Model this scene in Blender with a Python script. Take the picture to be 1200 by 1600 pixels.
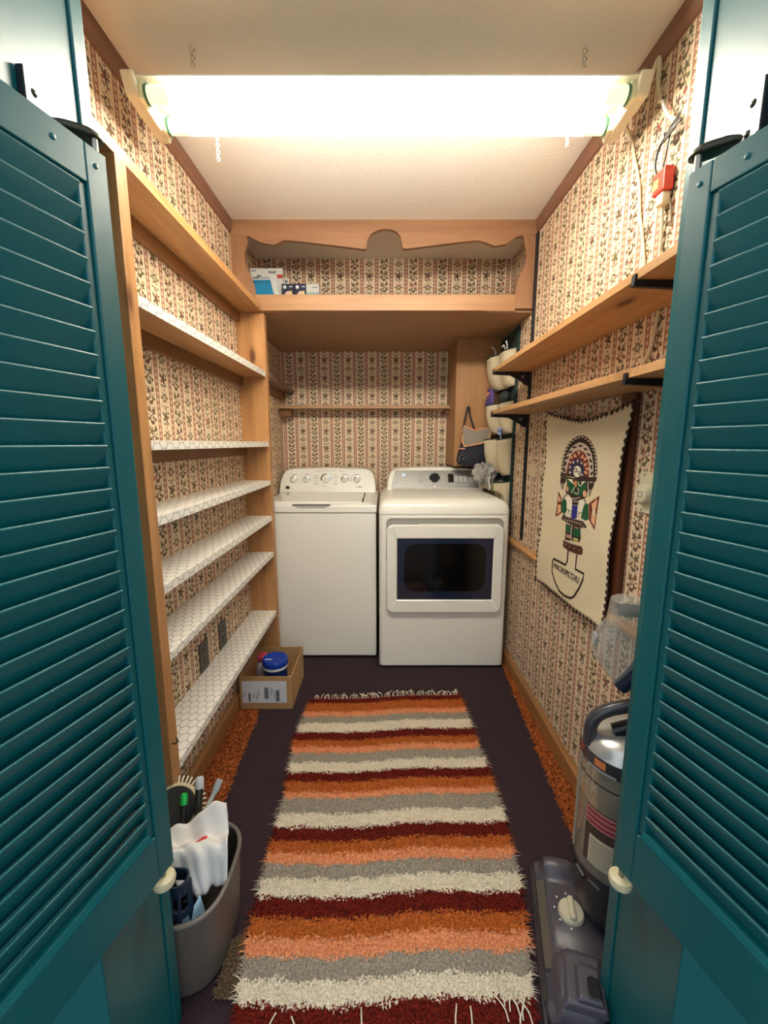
import bpy, bmesh, math, random
import numpy as np
from mathutils import Vector, Matrix

for _o in list(bpy.data.objects): bpy.data.objects.remove(_o, do_unlink=True)
SC = bpy.context.scene
COL = SC.collection
R = math.radians
random.seed(7)
RNG = np.random.default_rng(11)

# ------------------------------------------------------------------ camera, world, exposure
cam = bpy.data.objects.new('camera', bpy.data.cameras.new('camera'))
COL.objects.link(cam)
cam.location = (0, 0, 1.245)
cam.rotation_euler = (R(90 - 9.4), 0, 0)
cam.data.sensor_fit = 'VERTICAL'
cam.data.sensor_height = 36
cam.data.lens = 650 / 1600 * 36
cam.data.clip_start = 0.01
SC.camera = cam

W = bpy.data.worlds.new('daylit_room_outside')
SC.world = W
W.use_nodes = True
W.node_tree.nodes['Background'].inputs[0].default_value = (0.80, 0.90, 1.0, 1)
W.node_tree.nodes['Background'].inputs[1].default_value = 0.95

SC.view_settings.view_transform = 'Standard'
SC.view_settings.look = 'None'
SC.view_settings.gamma = 1
SC.view_settings.use_curve_mapping = False
SC.view_settings.exposure = 0.55
TUBE_STRENGTH = 42.0          # the two fluorescent tubes, the room's only lamp

# ------------------------------------------------------------------ colour and material helpers
def lin(c):
    r = []
    for v in c[:3]:
        v = v / 255
        r.append(v / 12.92 if v <= 0.04045 else ((v + 0.055) / 1.055) ** 2.4)
    return (*r, 1)

class X:
    """a float socket with arithmetic"""
    def __init__(s, nt, k): s.nt, s.k = nt, k
    def op(s, o, *a):
        n = s.nt.nodes.new('ShaderNodeMath'); n.operation = o
        for i, v in enumerate((s,) + a):
            if isinstance(v, X): s.nt.links.new(v.k, n.inputs[i])
            else: n.inputs[i].default_value = v
        return X(s.nt, n.outputs[0])
    def __add__(s, b): return s.op('ADD', b)
    def __sub__(s, b): return s.op('SUBTRACT', b)
    def __mul__(s, b): return s.op('MULTIPLY', b)
    def __truediv__(s, b): return s.op('DIVIDE', b)
    def abs(s): return s.op('ABSOLUTE')
    def fr(s): return s.op('FRACT')
    def fl(s): return s.op('FLOOR')
    def mn(s, b): return s.op('MINIMUM', b)
    def mx(s, b): return s.op('MAXIMUM', b)
    def lt(s, b): return s.op('LESS_THAN', b)
    def gt(s, b): return s.op('GREATER_THAN', b)
    def below(s, t, w):            # 1 where s < t, soft over w
        return ((s * -1.0 + (t + w / 2)) / w).op('MAXIMUM', 0.0).op('MINIMUM', 1.0)

def length(a, b): return (a * a + b * b).op('SQRT')

class Mat:
    def __init__(s, name):
        s.m = bpy.data.materials.new(name); s.m.use_nodes = True
        s.nt = s.m.node_tree; s.b = s.nt.nodes['Principled BSDF']
    def new(s, t): return s.nt.nodes.new('ShaderNode' + t)
    def link(s, a, b): s.nt.links.new(a.k if isinstance(a, X) else a, b)
    def coords(s, kind='Object'):
        tc = s.new('TexCoord'); sp = s.new('SeparateXYZ'); s.link(tc.outputs[kind], sp.inputs[0])
        s.vec = tc.outputs[kind]
        return [X(s.nt, sp.outputs[i]) for i in range(3)]
    def position(s):
        g = s.new('NewGeometry'); sp = s.new('SeparateXYZ'); s.link(g.outputs['Position'], sp.inputs[0])
        s.vec = g.outputs['Position']
        return [X(s.nt, sp.outputs[i]) for i in range(3)]
    def vecof(s, a, b, c):
        n = s.new('CombineXYZ')
        for i, v in enumerate((a, b, c)):
            if isinstance(v, X): s.link(v, n.inputs[i])
            else: n.inputs[i].default_value = v
        return n.outputs[0]
    def noise(s, vec, scale, detail=3, rough=0.55, dist=0):
        n = s.new('TexNoise'); n.inputs['Scale'].default_value = scale; n.inputs['Detail'].default_value = detail
        n.inputs['Roughness'].default_value = rough; n.inputs['Distortion'].default_value = dist
        if vec is not None: s.link(vec, n.inputs['Vector'])
        return X(s.nt, n.outputs[0])
    def voronoi(s, vec, scale, feature='F1'):
        n = s.new('TexVoronoi'); n.feature = feature; n.inputs['Scale'].default_value = scale
        s.link(vec, n.inputs['Vector']); return n
    def mix(s, f, a, b):
        n = s.new('Mix'); n.data_type = 'RGBA'
        for v, i in ((f, 0), (a, 6), (b, 7)):
            if isinstance(v, X): s.link(v, n.inputs[i])
            elif isinstance(v, (tuple, list)): n.inputs[i].default_value = v
            elif isinstance(v, (int, float)): n.inputs[i].default_value = v
            else: s.link(v, n.inputs[i])
        return n.outputs[2]
    def color(s, c):
        if isinstance(c, (tuple, list)): s.b.inputs['Base Color'].default_value = c
        else: s.link(c, s.b.inputs['Base Color'])
    def rough(s, v):
        if isinstance(v, X): s.link(v, s.b.inputs['Roughness'])
        else: s.b.inputs['Roughness'].default_value = v
    def bump(s, h, strength=0.3, dist=0.002):
        n = s.new('Bump'); n.inputs['Strength'].default_value = strength; n.inputs['Distance'].default_value = dist
        s.link(h, n.inputs['Height']); s.link(n.outputs[0], s.b.inputs['Normal'])
    def set(s, **k):
        for a, v in k.items():
            s.b.inputs[a.replace('_', ' ')].default_value = v
        return s

MATS = {}
def plain(name, c, rough=0.5, var=0.0, scale=40, bump=0.0, metal=0.0, spec=0.5, bscale=None, bdist=0.001, **k):
    if name in MATS: return MATS[name]
    m = Mat(name); a = lin(c)
    m.coords()
    if var:
        n = m.noise(m.vec, scale, 4)
        m.color(m.mix(n, tuple(v * (1 - var) for v in a[:3]) + (1,), tuple(min(1, v * (1 + var)) for v in a[:3]) + (1,)))
    else: m.color(a)
    if bump: m.bump(m.noise(m.vec, bscale or scale * 4, 3), bump, bdist)
    m.rough(rough); m.set(Metallic=metal)
    m.b.inputs['Specular IOR Level'].default_value = spec
    m.set(**k)
    MATS[name] = m.m
    return m.m

def wood(name, axis, dark=(144, 97, 55), light=(194, 144, 92), rough=0.45, knots=True, seed=0.0):
    if name in MATS: return MATS[name]
    m = Mat(name); c = m.position()
    al, p, q = c[axis], c[(axis + 1) % 3], c[(axis + 2) % 3]
    v = m.vecof(al * 2.2 + seed, p * 30.0, q * 30.0)
    g = m.noise(v, 1.0, 5, 0.6, 0.6)
    v2 = m.vecof(al * 6.0 + seed, p * 170.0, q * 170.0)
    f = m.noise(v2, 1.0, 2)
    t = (g * 2.0 - 0.50) * 0.8 + f * 0.3
    col = m.mix(t, lin(dark), lin(light))
    if knots:
        vk = m.vecof(al * 2.6 + seed * 1.7, p * 7.0 + seed, q * 7.0)
        d = X(m.nt, m.voronoi(vk, 1.0).outputs['Distance'])
        k = d.below(0.10, 0.07)
        ring = d.below(0.2, 0.1) * (d * 60.0).op('SINE').abs() * 0.35
        col = m.mix(ring, col, lin((135, 85, 45)))
        col = m.mix(k, col, lin((96, 56, 28)))
    m.color(col); m.rough(rough); m.bump(f, 0.12, 0.001)
    MATS[name] = m.m
    return m.m

def wallpaper(name, ax):
    """cream paper: two alternating floral columns, narrow lattice bands between pale lines"""
    m = Mat(name); c = m.position(); u, z = c[ax], c[2]
    wob = m.noise(m.vec, 130, 2)
    u = u + (wob - 0.5) * 0.004
    z = z + (m.noise(m.vec, 117, 2) - 0.5) * 0.004
    P, H = 0.161, 0.118
    cu = u / P + 40.0
    xa = ((cu + 0.5).fr() - 0.5) * P
    xb = (cu.fr() - 0.5) * P
    xl = ((cu * 2.0).fr() - 0.5) * (P / 2)
    zz = z / H + 8.0
    zb = (zz.fr() - 0.5) * H
    zh = zz * 2.0
    za = (zh.fr() - 0.5) * (H / 2)
    sg = ((zh.fl() * 0.5).fr() * 4.0) - 1.0
    xs = xa * sg
    ab = xb.abs()
    E = 0.0016
    def circ(x, y, cx, cy, r): return length(x - cx, y - cy).below(r, E)
    def ell(x, y, cx, cy, rx, ry): return length((x - cx) / rx, (y - cy) / ry).below(1.0, 0.2)
    def flower(x, y, cx, cy, r, n, k=0.3):
        dx, dy = x - cx, y - cy
        th = dy.op('ARCTAN2', dx)
        return (length(dx, dy) - ((th * n).op('COSINE') * k + (1 - k)) * r).below(0.0, E)
    def ring(x, y, cy, r, w): return (length(x, y - cy) - r).abs().below(w, E)
    # column B: medallion, small ring, posy
    B = ring(xb, zb, 0.030, 0.0098, 0.0030)
    for s in (flower(xb, zb, 0, 0.030, 0.0035, 4), circ(ab, zb, 0.0185, 0.030, 0.0042), circ(ab, zb, 0.010, 0.044, 0.0028), circ(ab, zb, 0.010, 0.016, 0.0028),
              ring(xb, zb, -0.002, 0.0052, 0.0018), ell(ab, zb, 0.015, 0.003, 0.0045, 0.0026),
              flower(xb, zb, 0, -0.030, 0.0200, 5, 0.28), ell(ab, zb, 0.016, -0.018, 0.005, 0.004), circ(xb, zb, 0, 0.053, 0.0035), circ(ab, zb, 0.013, -0.050, 0.0034), ell(ab, zb, 0.006, -0.052, 0.0035, 0.005)):
        B = B.mx(s)
    # column A: branch with leaves and blossoms, turning side to side
    Acol = (xs * 0.90 - za * 0.43).abs().below(0.0015, E)
    for s in (flower(xs, za, -0.009, 0.013, 0.0135, 5), flower(xs, za, 0.0125, -0.009, 0.0125, 3, 0.38), ell(xs, za, 0.0005, -0.021, 0.0085, 0.006),
              ell(xs, za, 0.0135, 0.019, 0.0070, 0.0085), circ(xs, za, -0.018, -0.012, 0.0058), circ(xs, za, 0.0185, 0.004, 0.003), ell(xs, za, -0.008, -0.006, 0.0045, 0.0035), circ(xs, za, -0.017, 0.025, 0.003)):
        Acol = Acol.mx(s)
    ina = xa.abs().lt(0.0255); inb = ab.lt(0.0255)
    motif = (Acol * ina).mx(B * inb)
    speck = m.noise(m.vec, 260, 1).gt(0.40)
    motif = motif * (speck * 0.5 + 0.5)
    hue = m.noise(m.vec, 21, 1)
    hue2 = m.noise(m.vec, 33, 1)
    mc = m.mix(hue.gt(0.57), lin((84, 56, 38)), lin((88, 82, 46)))
    mc = m.mix(hue2.gt(0.62), mc, lin((150, 70, 54)))
    ground = m.mix(m.noise(m.vec, 14, 3), lin((216, 194, 160)), lin((236, 218, 186)))
    fine = m.noise(m.vec, 330, 1).gt(0.56) * ina.mx(inb) * 0.35
    ground = m.mix(fine, ground, lin((186, 150, 118)))
    col = m.mix(motif, ground, mc)
    # lattice band
    zl = ((z / 0.0185).fr() - 0.5) * 0.0185
    lat = xl.abs().below(0.0110, 0.001)
    dia = (xl.abs() + zl.abs()).below(0.0062, 0.0015)
    dot = (xl.abs() + zl.abs()).below(0.0022, 0.0015)
    lc = m.mix(m.noise(m.vec, 9, 2), lin((164, 130, 102)), lin((182, 122, 102)))
    lc = m.mix(m.noise(m.vec, 300, 1).gt(0.52) * 0.5, lc, lin((128, 92, 70)))
    lc = m.mix(dia, lc, lin((232, 208, 176)))
    lc = m.mix(dot, lc, lin((150, 84, 66)))
    col = m.mix(lat, col, lc)
    edge = (xl.abs() - 0.0128).abs().below(0.0016, 0.0008)
    col = m.mix(edge * 0.9, col, lin((248, 232, 204)))
    m.color(col); m.rough(0.62)
    m.b.inputs['Specular IOR Level'].default_value = 0.3
    return m.m

def hexpaper(name):
    m = Mat(name); c = m.position()
    px = c[0] * 37.0 + c[2] * 37.0; py = c[1] * 27.0
    rx, ry = 1.0, 1.732
    def cell(ox, oy):
        a = ((px + ox + 100.0) / rx).fr() * rx - rx / 2
        b = ((py + oy + 100.0 * ry) / ry).fr() * ry - ry / 2
        return a, b
    a1, b1 = cell(0, 0); a2, b2 = cell(rx / 2, ry / 2)
    d1 = a1.abs().mx(a1.abs() * 0.5 + b1.abs() * 0.866)
    d2 = a2.abs().mx(a2.abs() * 0.5 + b2.abs() * 0.866)
    d = d1.mn(d2)
    lin_ = (d * -1.0 + 0.5).below(0.040, 0.02)
    col = m.mix(lin_ * 0.85, lin((240, 236, 226)), lin((140, 136, 128)))
    m.color(col); m.rough(0.38)
    return m.m

# ------------------------------------------------------------------ geometry helpers
ORG = {}
def tag(o, label=None, cat=None, group=None, kind=None):
    if label: o['label'] = label
    if cat: o['category'] = cat
    if group: o['group'] = group
    if kind: o['kind'] = kind
    return o

def thing(name, loc, label, cat, group=None, kind=None):
    o = bpy.data.objects.new(name, None); COL.objects.link(o); o.location = loc
    o.empty_display_size = 0.05
    ORG[o] = Vector(loc)
    return tag(o, label, cat, group, kind)

class MB:
    def __init__(s): s.v, s.f = [], []
    def add(s, vs, fs):
        n = len(s.v); s.v += [tuple(v) for v in vs]; s.f += [tuple(i + n for i in f) for f in fs]; return s
    def box(s, x0, x1, y0, y1, z0, z1):
        return s.add([(x0, y0, z0), (x1, y0, z0), (x1, y1, z0), (x0, y1, z0), (x0, y0, z1), (x1, y0, z1), (x1, y1, z1), (x0, y1, z1)],
                     [(3, 2, 1, 0), (4, 5, 6, 7), (0, 1, 5, 4), (1, 2, 6, 5), (2, 3, 7, 6), (3, 0, 4, 7)])
    def prism(s, poly, axis, a0, a1):
        """poly in the two other axes (in x,y,z order), extruded along axis"""
        def P(p, a):
            return {0: (a, p[0], p[1]), 1: (p[0], a, p[1]), 2: (p[0], p[1], a)}[axis]
        n = len(poly)
        return s.add([P(p, a0) for p in poly] + [P(p, a1) for p in poly],
                     [tuple(range(n))[::-1], tuple(range(n, 2 * n))] + [(i, (i + 1) % n, (i + 1) % n + n, i + n) for i in range(n)])
    def lathe(s, prof, c=(0, 0, 0), axis=2, seg=24, caps=True):
        """prof: list of (radius, height)"""
        vs, fs = [], []
        for r, h in prof:
            for i in range(seg):
                a = 2 * math.pi * i / seg; p = (r * math.cos(a), r * math.sin(a))
                q = {2: (p[0], p[1], h), 1: (p[0], h, p[1]), 0: (h, p[0], p[1])}[axis]
                vs.append((c[0] + q[0], c[1] + q[1], c[2] + q[2]))
        for j in range(len(prof) - 1):
            for i in range(seg):
                k = (i + 1) % seg
                fs.append((j * seg + i, j * seg + k, (j + 1) * seg + k, (j + 1) * seg + i))
        if caps:
            fs.append(tuple(range(seg))[::-1]); n = (len(prof) - 1) * seg; fs.append(tuple(range(n, n + seg)))
        return s.add(vs, fs)
    def tube(s, pts, r, seg=8, closed=False):
        pts = [Vector(p) for p in pts]; n = len(pts)
        rs = r if isinstance(r, (list, tuple)) else [r] * n
        T = []
        for i in range(n):
            a = pts[(i - 1) % n] if (closed or i > 0) else pts[i]
            b = pts[(i + 1) % n] if (closed or i < n - 1) else pts[i]
            T.append((b - a).normalized())
        up = Vector((0, 0, 1)) if abs(T[0].z) < 0.9 else Vector((1, 0, 0))
        N = (up - T[0] * up.dot(T[0])).normalized(); vs = []
        for i in range(n):
            N = (N - T[i] * N.dot(T[i])).normalized(); Bn = T[i].cross(N)
            for k in range(seg):
                a = 2 * math.pi * k / seg
                vs.append(pts[i] + (N * math.cos(a) + Bn * math.sin(a)) * rs[i])
        fs = []
        for i in range(n if closed else n - 1):
            j = (i + 1) % n
            for k in range(seg):
                l = (k + 1) % seg
                fs.append((i * seg + k, i * seg + l, j * seg + l, j * seg + k))
        if not closed:
            fs.append(tuple(range(seg))[::-1]); fs.append(tuple(range((n - 1) * seg, n * seg)))
        return s.add(vs, fs)
    def ball(s, c, rx, ry=None, rz=None, seg=12, rings=8):
        ry = ry or rx; rz = rz or rx; vs = [(c[0], c[1], c[2] - rz)]; fs = []
        for j in range(1, rings):
            t = math.pi * j / rings
            for i in range(seg):
                a = 2 * math.pi * i / seg
                vs.append((c[0] + rx * math.sin(t) * math.cos(a), c[1] + ry * math.sin(t) * math.sin(a), c[2] - rz * math.cos(t)))
        vs.append((c[0], c[1], c[2] + rz)); e = len(vs) - 1
        for i in range(seg):
            k = (i + 1) % seg
            fs.append((0, 1 + k, 1 + i))
            for j in range(rings - 2): fs.append((1 + j * seg + i, 1 + j * seg + k, 1 + (j + 1) * seg + k, 1 + (j + 1) * seg + i))
            fs.append((e, 1 + (rings - 2) * seg + i, 1 + (rings - 2) * seg + k))
        return s.add(vs, fs)
    def grid(s, fn, nu, nv):
        vs = [fn(i / nu, j / nv) for j in range(nv + 1) for i in range(nu + 1)]
        fs = [(j * (nu + 1) + i, j * (nu + 1) + i + 1, (j + 1) * (nu + 1) + i + 1, (j + 1) * (nu + 1) + i) for j in range(nv) for i in range(nu)]
        return s.add(vs, fs)
    def loft(s, rings, cap0=True, cap1=True):
        n = len(rings[0]); vs = [p for r in rings for p in r]
        fs = [(j * n + i, j * n + (i + 1) % n, (j + 1) * n + (i + 1) % n, (j + 1) * n + i) for j in range(len(rings) - 1) for i in range(n)]
        if cap0: fs.append(tuple(range(n))[::-1])
        if cap1: fs.append(tuple(range((len(rings) - 1) * n, len(rings) * n)))
        return s.add(vs, fs)
    def xf(s, M):
        s.v = [tuple(M @ Vector(v)) for v in s.v]; return s
    def build(s, name, mat, parent=None, smooth=False, bevel=0, seg=2, origin=None, solid=0, sub=0, rot=None, **t):
        v = np.array(s.v, float)
        if origin is None:
            lo, hi = v.min(0), v.max(0); origin = ((lo[0] + hi[0]) / 2, (lo[1] + hi[1]) / 2, lo[2])
        origin = Vector(origin)
        me = bpy.data.meshes.new(name)
        me.from_pydata([tuple(p - np.array(origin)) for p in v], [], s.f)
        b = bmesh.new(); b.from_mesh(me); bmesh.ops.recalc_face_normals(b, faces=b.faces); b.to_mesh(me); b.free()
        o = bpy.data.objects.new(name, me); COL.objects.link(o)
        if isinstance(mat, (list, tuple)):
            for q in mat: me.materials.append(q)
        else: me.materials.append(mat)
        if smooth:
            me.polygons.foreach_set('use_smooth', [True] * len(me.polygons)); me.set_sharp_from_angle(angle=R(40))
        if parent is not None:
            o.parent = parent; o.location = origin - ORG[parent]
        else: o.location = origin
        ORG[o] = origin
        if sub:
            md = o.modifiers.new('sub', 'SUBSURF'); md.levels = sub; md.render_levels = sub
        if solid:
            md = o.modifiers.new('solid', 'SOLIDIFY'); md.thickness = solid; md.offset = 0
        if bevel:
            md = o.modifiers.new('bevel', 'BEVEL'); md.width = bevel; md.segments = seg; md.limit_method = 'ANGLE'; md.angle_limit = R(35)
        return tag(o, **t)

def box(name, mat, x0, x1, y0, y1, z0, z1, parent=None, bevel=0.0, **k):
    return MB().box(x0, x1, y0, y1, z0, z1).build(name, mat, parent, bevel=bevel, **k)

def curve(pts, n=8):
    """Catmull-Rom through points"""
    P = [Vector(p) for p in pts]; P = [P[0] * 2 - P[1]] + P + [P[-1] * 2 - P[-2]]; out = []
    for i in range(1, len(P) - 2):
        for k in range(n):
            t = k / n
            out.append(0.5 * ((2 * P[i]) + (-P[i - 1] + P[i + 1]) * t + (2 * P[i - 1] - 5 * P[i] + 4 * P[i + 1] - P[i + 2]) * t * t + (-P[i - 1] + 3 * P[i] - 3 * P[i + 1] + P[i + 2]) * t ** 3))
    out.append(P[-2]); return out

def rrect(x0, x1, y0, y1, r, n=5):
    out = []
    for cx, cy, a0 in ((x1 - r, y1 - r, 0), (x0 + r, y1 - r, 90), (x0 + r, y0 + r, 180), (x1 - r, y0 + r, 270)):
        for i in range(n + 1):
            a = R(a0 + 90 * i / n); out.append((cx + r * math.cos(a), cy + r * math.sin(a)))
    return out

def copy_tree(o, parent=None):
    c = o.copy(); COL.objects.link(c); c.parent = parent
    for ch in o.children: copy_tree(ch, c)
    return c

# ------------------------------------------------------------------ materials
WP_Y = wallpaper('wallpaper_side', 1)
WP_X = wallpaper('wallpaper_back', 0)
HEX = hexpaper('hexagon_shelf_paper')
PX = wood('pine_x', 0); PY = wood('pine_y', 1); PZ = wood('pine_z', 2)
HX = wood('valance_pine', 0, (128, 90, 62), (160, 116, 82), knots=False, seed=3)
HZ = wood('valance_pine_upright', 2, (128, 90, 62), (160, 116, 82), knots=False, seed=5)
SOF = wood('soffit_panel', 0, (138, 102, 72), (166, 126, 92), 0.55, False, seed=9)
CHASE = wood('chase_panel', 2, (142, 98, 56), (172, 126, 78), 0.5, False, seed=2)
BASEW = wood('baseboard_wood', 1, (124, 84, 44), (168, 120, 68), 0.45, False, seed=4)
TRIMW = wood('ceiling_trim_wood', 1, (112, 76, 58), (140, 98, 76), 0.5, False, seed=6)
DKWOOD = wood('dark_batten_wood', 2, (70, 34, 16), (104, 56, 28), 0.5, False, seed=1)
RUSTIC = wood('shelf_pine_right', 1, (160, 116, 72), (204, 158, 108), 0.5, True, seed=8)
def teal():
    m = Mat('teal_gloss_paint'); m.position()
    m.color(m.mix(m.noise(m.vec, 6, 3), lin((3, 80, 84)), lin((6, 92, 96))))
    m.rough(0.36)
    m.bump(m.noise(m.vec, 90, 3), 0.06, 0.001)
    return m.m
TEAL = teal()
WHITE_EN = plain('white_enamel', (244, 241, 229), 0.22, 0.02, 3)
WHITE_PL = plain('white_plastic', (240, 237, 226), 0.30)
GREY_MK = plain('grey_print', (120, 120, 116), 0.5)
CHROME = plain('chrome', (215, 215, 212), 0.18, metal=1.0)
STEEL = plain('dull_steel', (150, 148, 140), 0.4, metal=1.0)
BLACKM = plain('black_metal', (22, 22, 24), 0.45)
BLACKP = plain('black_plastic', (20, 20, 22), 0.35)
BRONZE = plain('dark_bronze', (62, 60, 48), 0.38, 0.2, 60, metal=0.7)
# ------------------------------------------------------------------ the room
XL, XR, YB, ZC, YF0, YF1 = -0.70, 0.70, 2.94, 2.24, 0.535, 0.72
CEILM = plain('ceiling_plaster', (240, 236, 228), 0.8, 0.03, 3, 0.25, bscale=60, bdist=0.004)
FLOORM = plain('carpet_backing', (120, 58, 26), 0.95, 0.25, 60)
OUTM = plain('outer_floor', (96, 78, 62), 0.8, 0.15, 8)
def st(name, mat, *a, **k): return box(name, mat, *a, kind='structure', **k)
st('floor', FLOORM, -0.80, 0.80, YF0, 3.04, -0.06, 0.0)
st('floor_hall', OUTM, -1.8, 1.8, -2.2, YF0, -0.06, 0.0)
st('ceiling', CEILM, -0.80, 0.80, 0.50, 3.04, ZC, ZC + 0.06)
st('wall_left', WP_Y, XL - 0.08, XL, YF1, 3.04, 0.0, ZC)
st('wall_right', WP_Y, XR, XR + 0.08, YF1, 3.04, 0.0, ZC)
st('wall_back', WP_X, XL, XR, YB, 3.04, 0.0, 1.872)
st('wall_upper', WP_X, XL, XR, 2.473, 3.04, 1.872, ZC)
w = MB()
JL, JR = -0.447, 0.470
w.box(-1.8, JL - 0.016, YF0, YF1, 0, 2.5).box(JR + 0.016, 1.8, YF0, YF1, 0, 2.5).box(JL - 0.016, JR + 0.016, YF0, YF1, 2.05, 2.5)
w.build('wall_front', TEAL, kind='structure')
# door jamb boards with a stop strip on the closet side
for nm, a, b, s0, s1 in (('trim_1', JL - 0.016, JL, JL - 0.016, JL + 0.004), ('trim_2', JR, JR + 0.016, JR - 0.004, JR + 0.016)):
    MB().box(a, b, YF0 - 0.002, YF1 - 0.026, 0, 2.05).box(s0, s1, YF1 - 0.026, YF1 + 0.002, 0, 2.05).build(nm, TEAL, bevel=0.002, kind='structure')
# trims where walls meet the ceiling, baseboards, chair rail
MB().prism([(XL, ZC), (XL + 0.014, ZC), (XL + 0.014, ZC - 0.03), (XL + 0.006, ZC - 0.052), (XL, ZC - 0.055)], 1, YF1, 2.085).build('trim_3', TRIMW, kind='structure')
MB().prism([(XR, ZC), (XR - 0.014, ZC), (XR - 0.014, ZC - 0.03), (XR - 0.006, ZC - 0.052), (XR, ZC - 0.055)], 1, YF1, 2.085).build('trim_4', TRIMW, kind='structure')
MB().prism([(XL, 0), (XL + 0.018, 0), (XL + 0.018, 0.072), (XL + 0.008, 0.086), (XL, 0.086)], 1, YF1, 2.9).build('baseboard_left', BASEW, kind='structure')
MB().prism([(XR, 0), (XR - 0.018, 0), (XR - 0.018, 0.072), (XR - 0.008, 0.086), (XR, 0.086)], 1, YF1, 2.9).build('baseboard_right', BASEW, kind='structure')
MB().prism([(XR, 0.708), (XR - 0.02, 0.712), (XR - 0.024, 0.73), (XR - 0.016, 0.738), (XR, 0.738)], 1, YF1, 2.28).build('trim_5', wood('rail_wood', 1, (150, 102, 56), (196, 144, 88), 0.45, False, seed=7), kind='structure')

# ------------------------------------------------------------------ fluorescent ceiling fixture
fx = thing('fluorescent_light', (0.008, 1.235, 2.06), 'white two-tube fluorescent strip light hanging from the ceiling', 'light')
HOUS = plain('fixture_enamel', (226, 220, 200), 0.35)
CAPC = plain('fixture_end_cream', (206, 198, 172), 0.4)
MB().prism([(1.156, 2.1145), (1.316, 2.1145), (1.316, 2.118), (1.290, 2.120), (1.280, 2.140), (1.262, 2.152), (1.216, 2.152), (1.200, 2.140), (1.190, 2.120), (1.156, 2.118)], 0, -0.600, 0.616).build('housing', HOUS, fx)
prof = [(1.146, 2.122), (1.150, 2.112), (1.166, 2.082), (1.300, 2.072), (1.326, 2.076), (1.330, 2.088), (1.310, 2.118), (1.290, 2.138), (1.270, 2.156), (1.210, 2.156)]
MB().prism(prof, 0, -0.630, -0.598).build('end_plate', CAPC, fx, bevel=0.004)
MB().prism(prof, 0, 0.614, 0.646).build('end_plate', CAPC, fx, bevel=0.004)
SOCK = plain('lamp_socket', (228, 226, 190), 0.4)
GRN = plain('collar_green', (60, 112, 84), 0.5)  # plain dull green of the tube collars
EMI = Mat('fluorescent_glow')
EMI.set(Emission_Strength=TUBE_STRENGTH); EMI.b.inputs['Emission Color'].default_value = (1.0, 0.94, 0.82, 1); EMI.color((0.9, 0.9, 0.85, 1))
TEND = plain('tube_end_glass', (232, 232, 206), 0.25, Emission_Color=(0.95, 1.0, 0.66, 1), Emission_Strength=0.55)
for yy in (1.184, 1.288):
    t = MB().tube([(-0.530, yy, 2.094), (0.546, yy, 2.094)], 0.019, 20).build('lamp_tube', EMI.m, fx, smooth=True)
    for s in (-1, 1):
        c = 0.008 + s * 0.565
        MB().tube([(0.008 + s * 0.538, yy, 2.094), (0.008 + s * 0.588, yy, 2.094)], 0.019, 20).build('tube_end', TEND, t, smooth=True)
        MB().tube([(0.008 + s * 0.588, yy, 2.094), (0.008 + s * 0.594, yy, 2.094)], 0.021, 20).build('tube_collar', GRN, t, smooth=True)
        box('lamp_holder', SOCK, min(0.008 + s * 0.594, 0.008 + s * 0.607), max(0.008 + s * 0.594, 0.008 + s * 0.607), yy - 0.018, yy + 0.018, 2.075, 2.125, fx, 0.003)
# rating print on the tubes
MB().box(0.535, 0.560, 1.261, 1.262, 2.092, 2.093).box(0.535, 0.555, 1.2605, 1.2615, 2.088, 2.089).build('print', GREY_MK, fx)
WIRE = plain('hanger_wire', (186, 178, 160), 0.5)
for sx, dl in ((-0.487, 0.066), (0.512, 0.028)):
    h = thing('hanger_wire', (sx, 1.235, ZC), 'twisted hanger wire at the %s end of the strip light' % ('left' if sx < 0 else 'right'), 'wire', 'hanger wires of the light')
    for ph in (0, math.pi):
        pts = [(sx + 0.007 * math.sin(k * 0.9 + ph) * (1 - k / 20), 1.235 + 0.005 * math.cos(k * 0.9 + ph), ZC - 0.001 - k * 0.0051) for k in range(10)]
        MB().tube(curve(pts, 4), 0.0014, 6).build('strand', WIRE, h, smooth=True)
    for ph in (0, math.pi):
        pts = [(sx + 0.012 + 0.004 * math.sin(k * 1.3 + ph), 1.345 + 0.004 * math.cos(k * 1.3 + ph), 2.11 - k * dl / 9) for k in range(10)]
        pts = [(sx + 0.005, 1.300, 2.152), (sx + 0.008, 1.335, 2.150)] + pts
        MB().tube(curve(pts, 4), 0.0013, 6).build('loose_end', WIRE, h, smooth=True)

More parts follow.
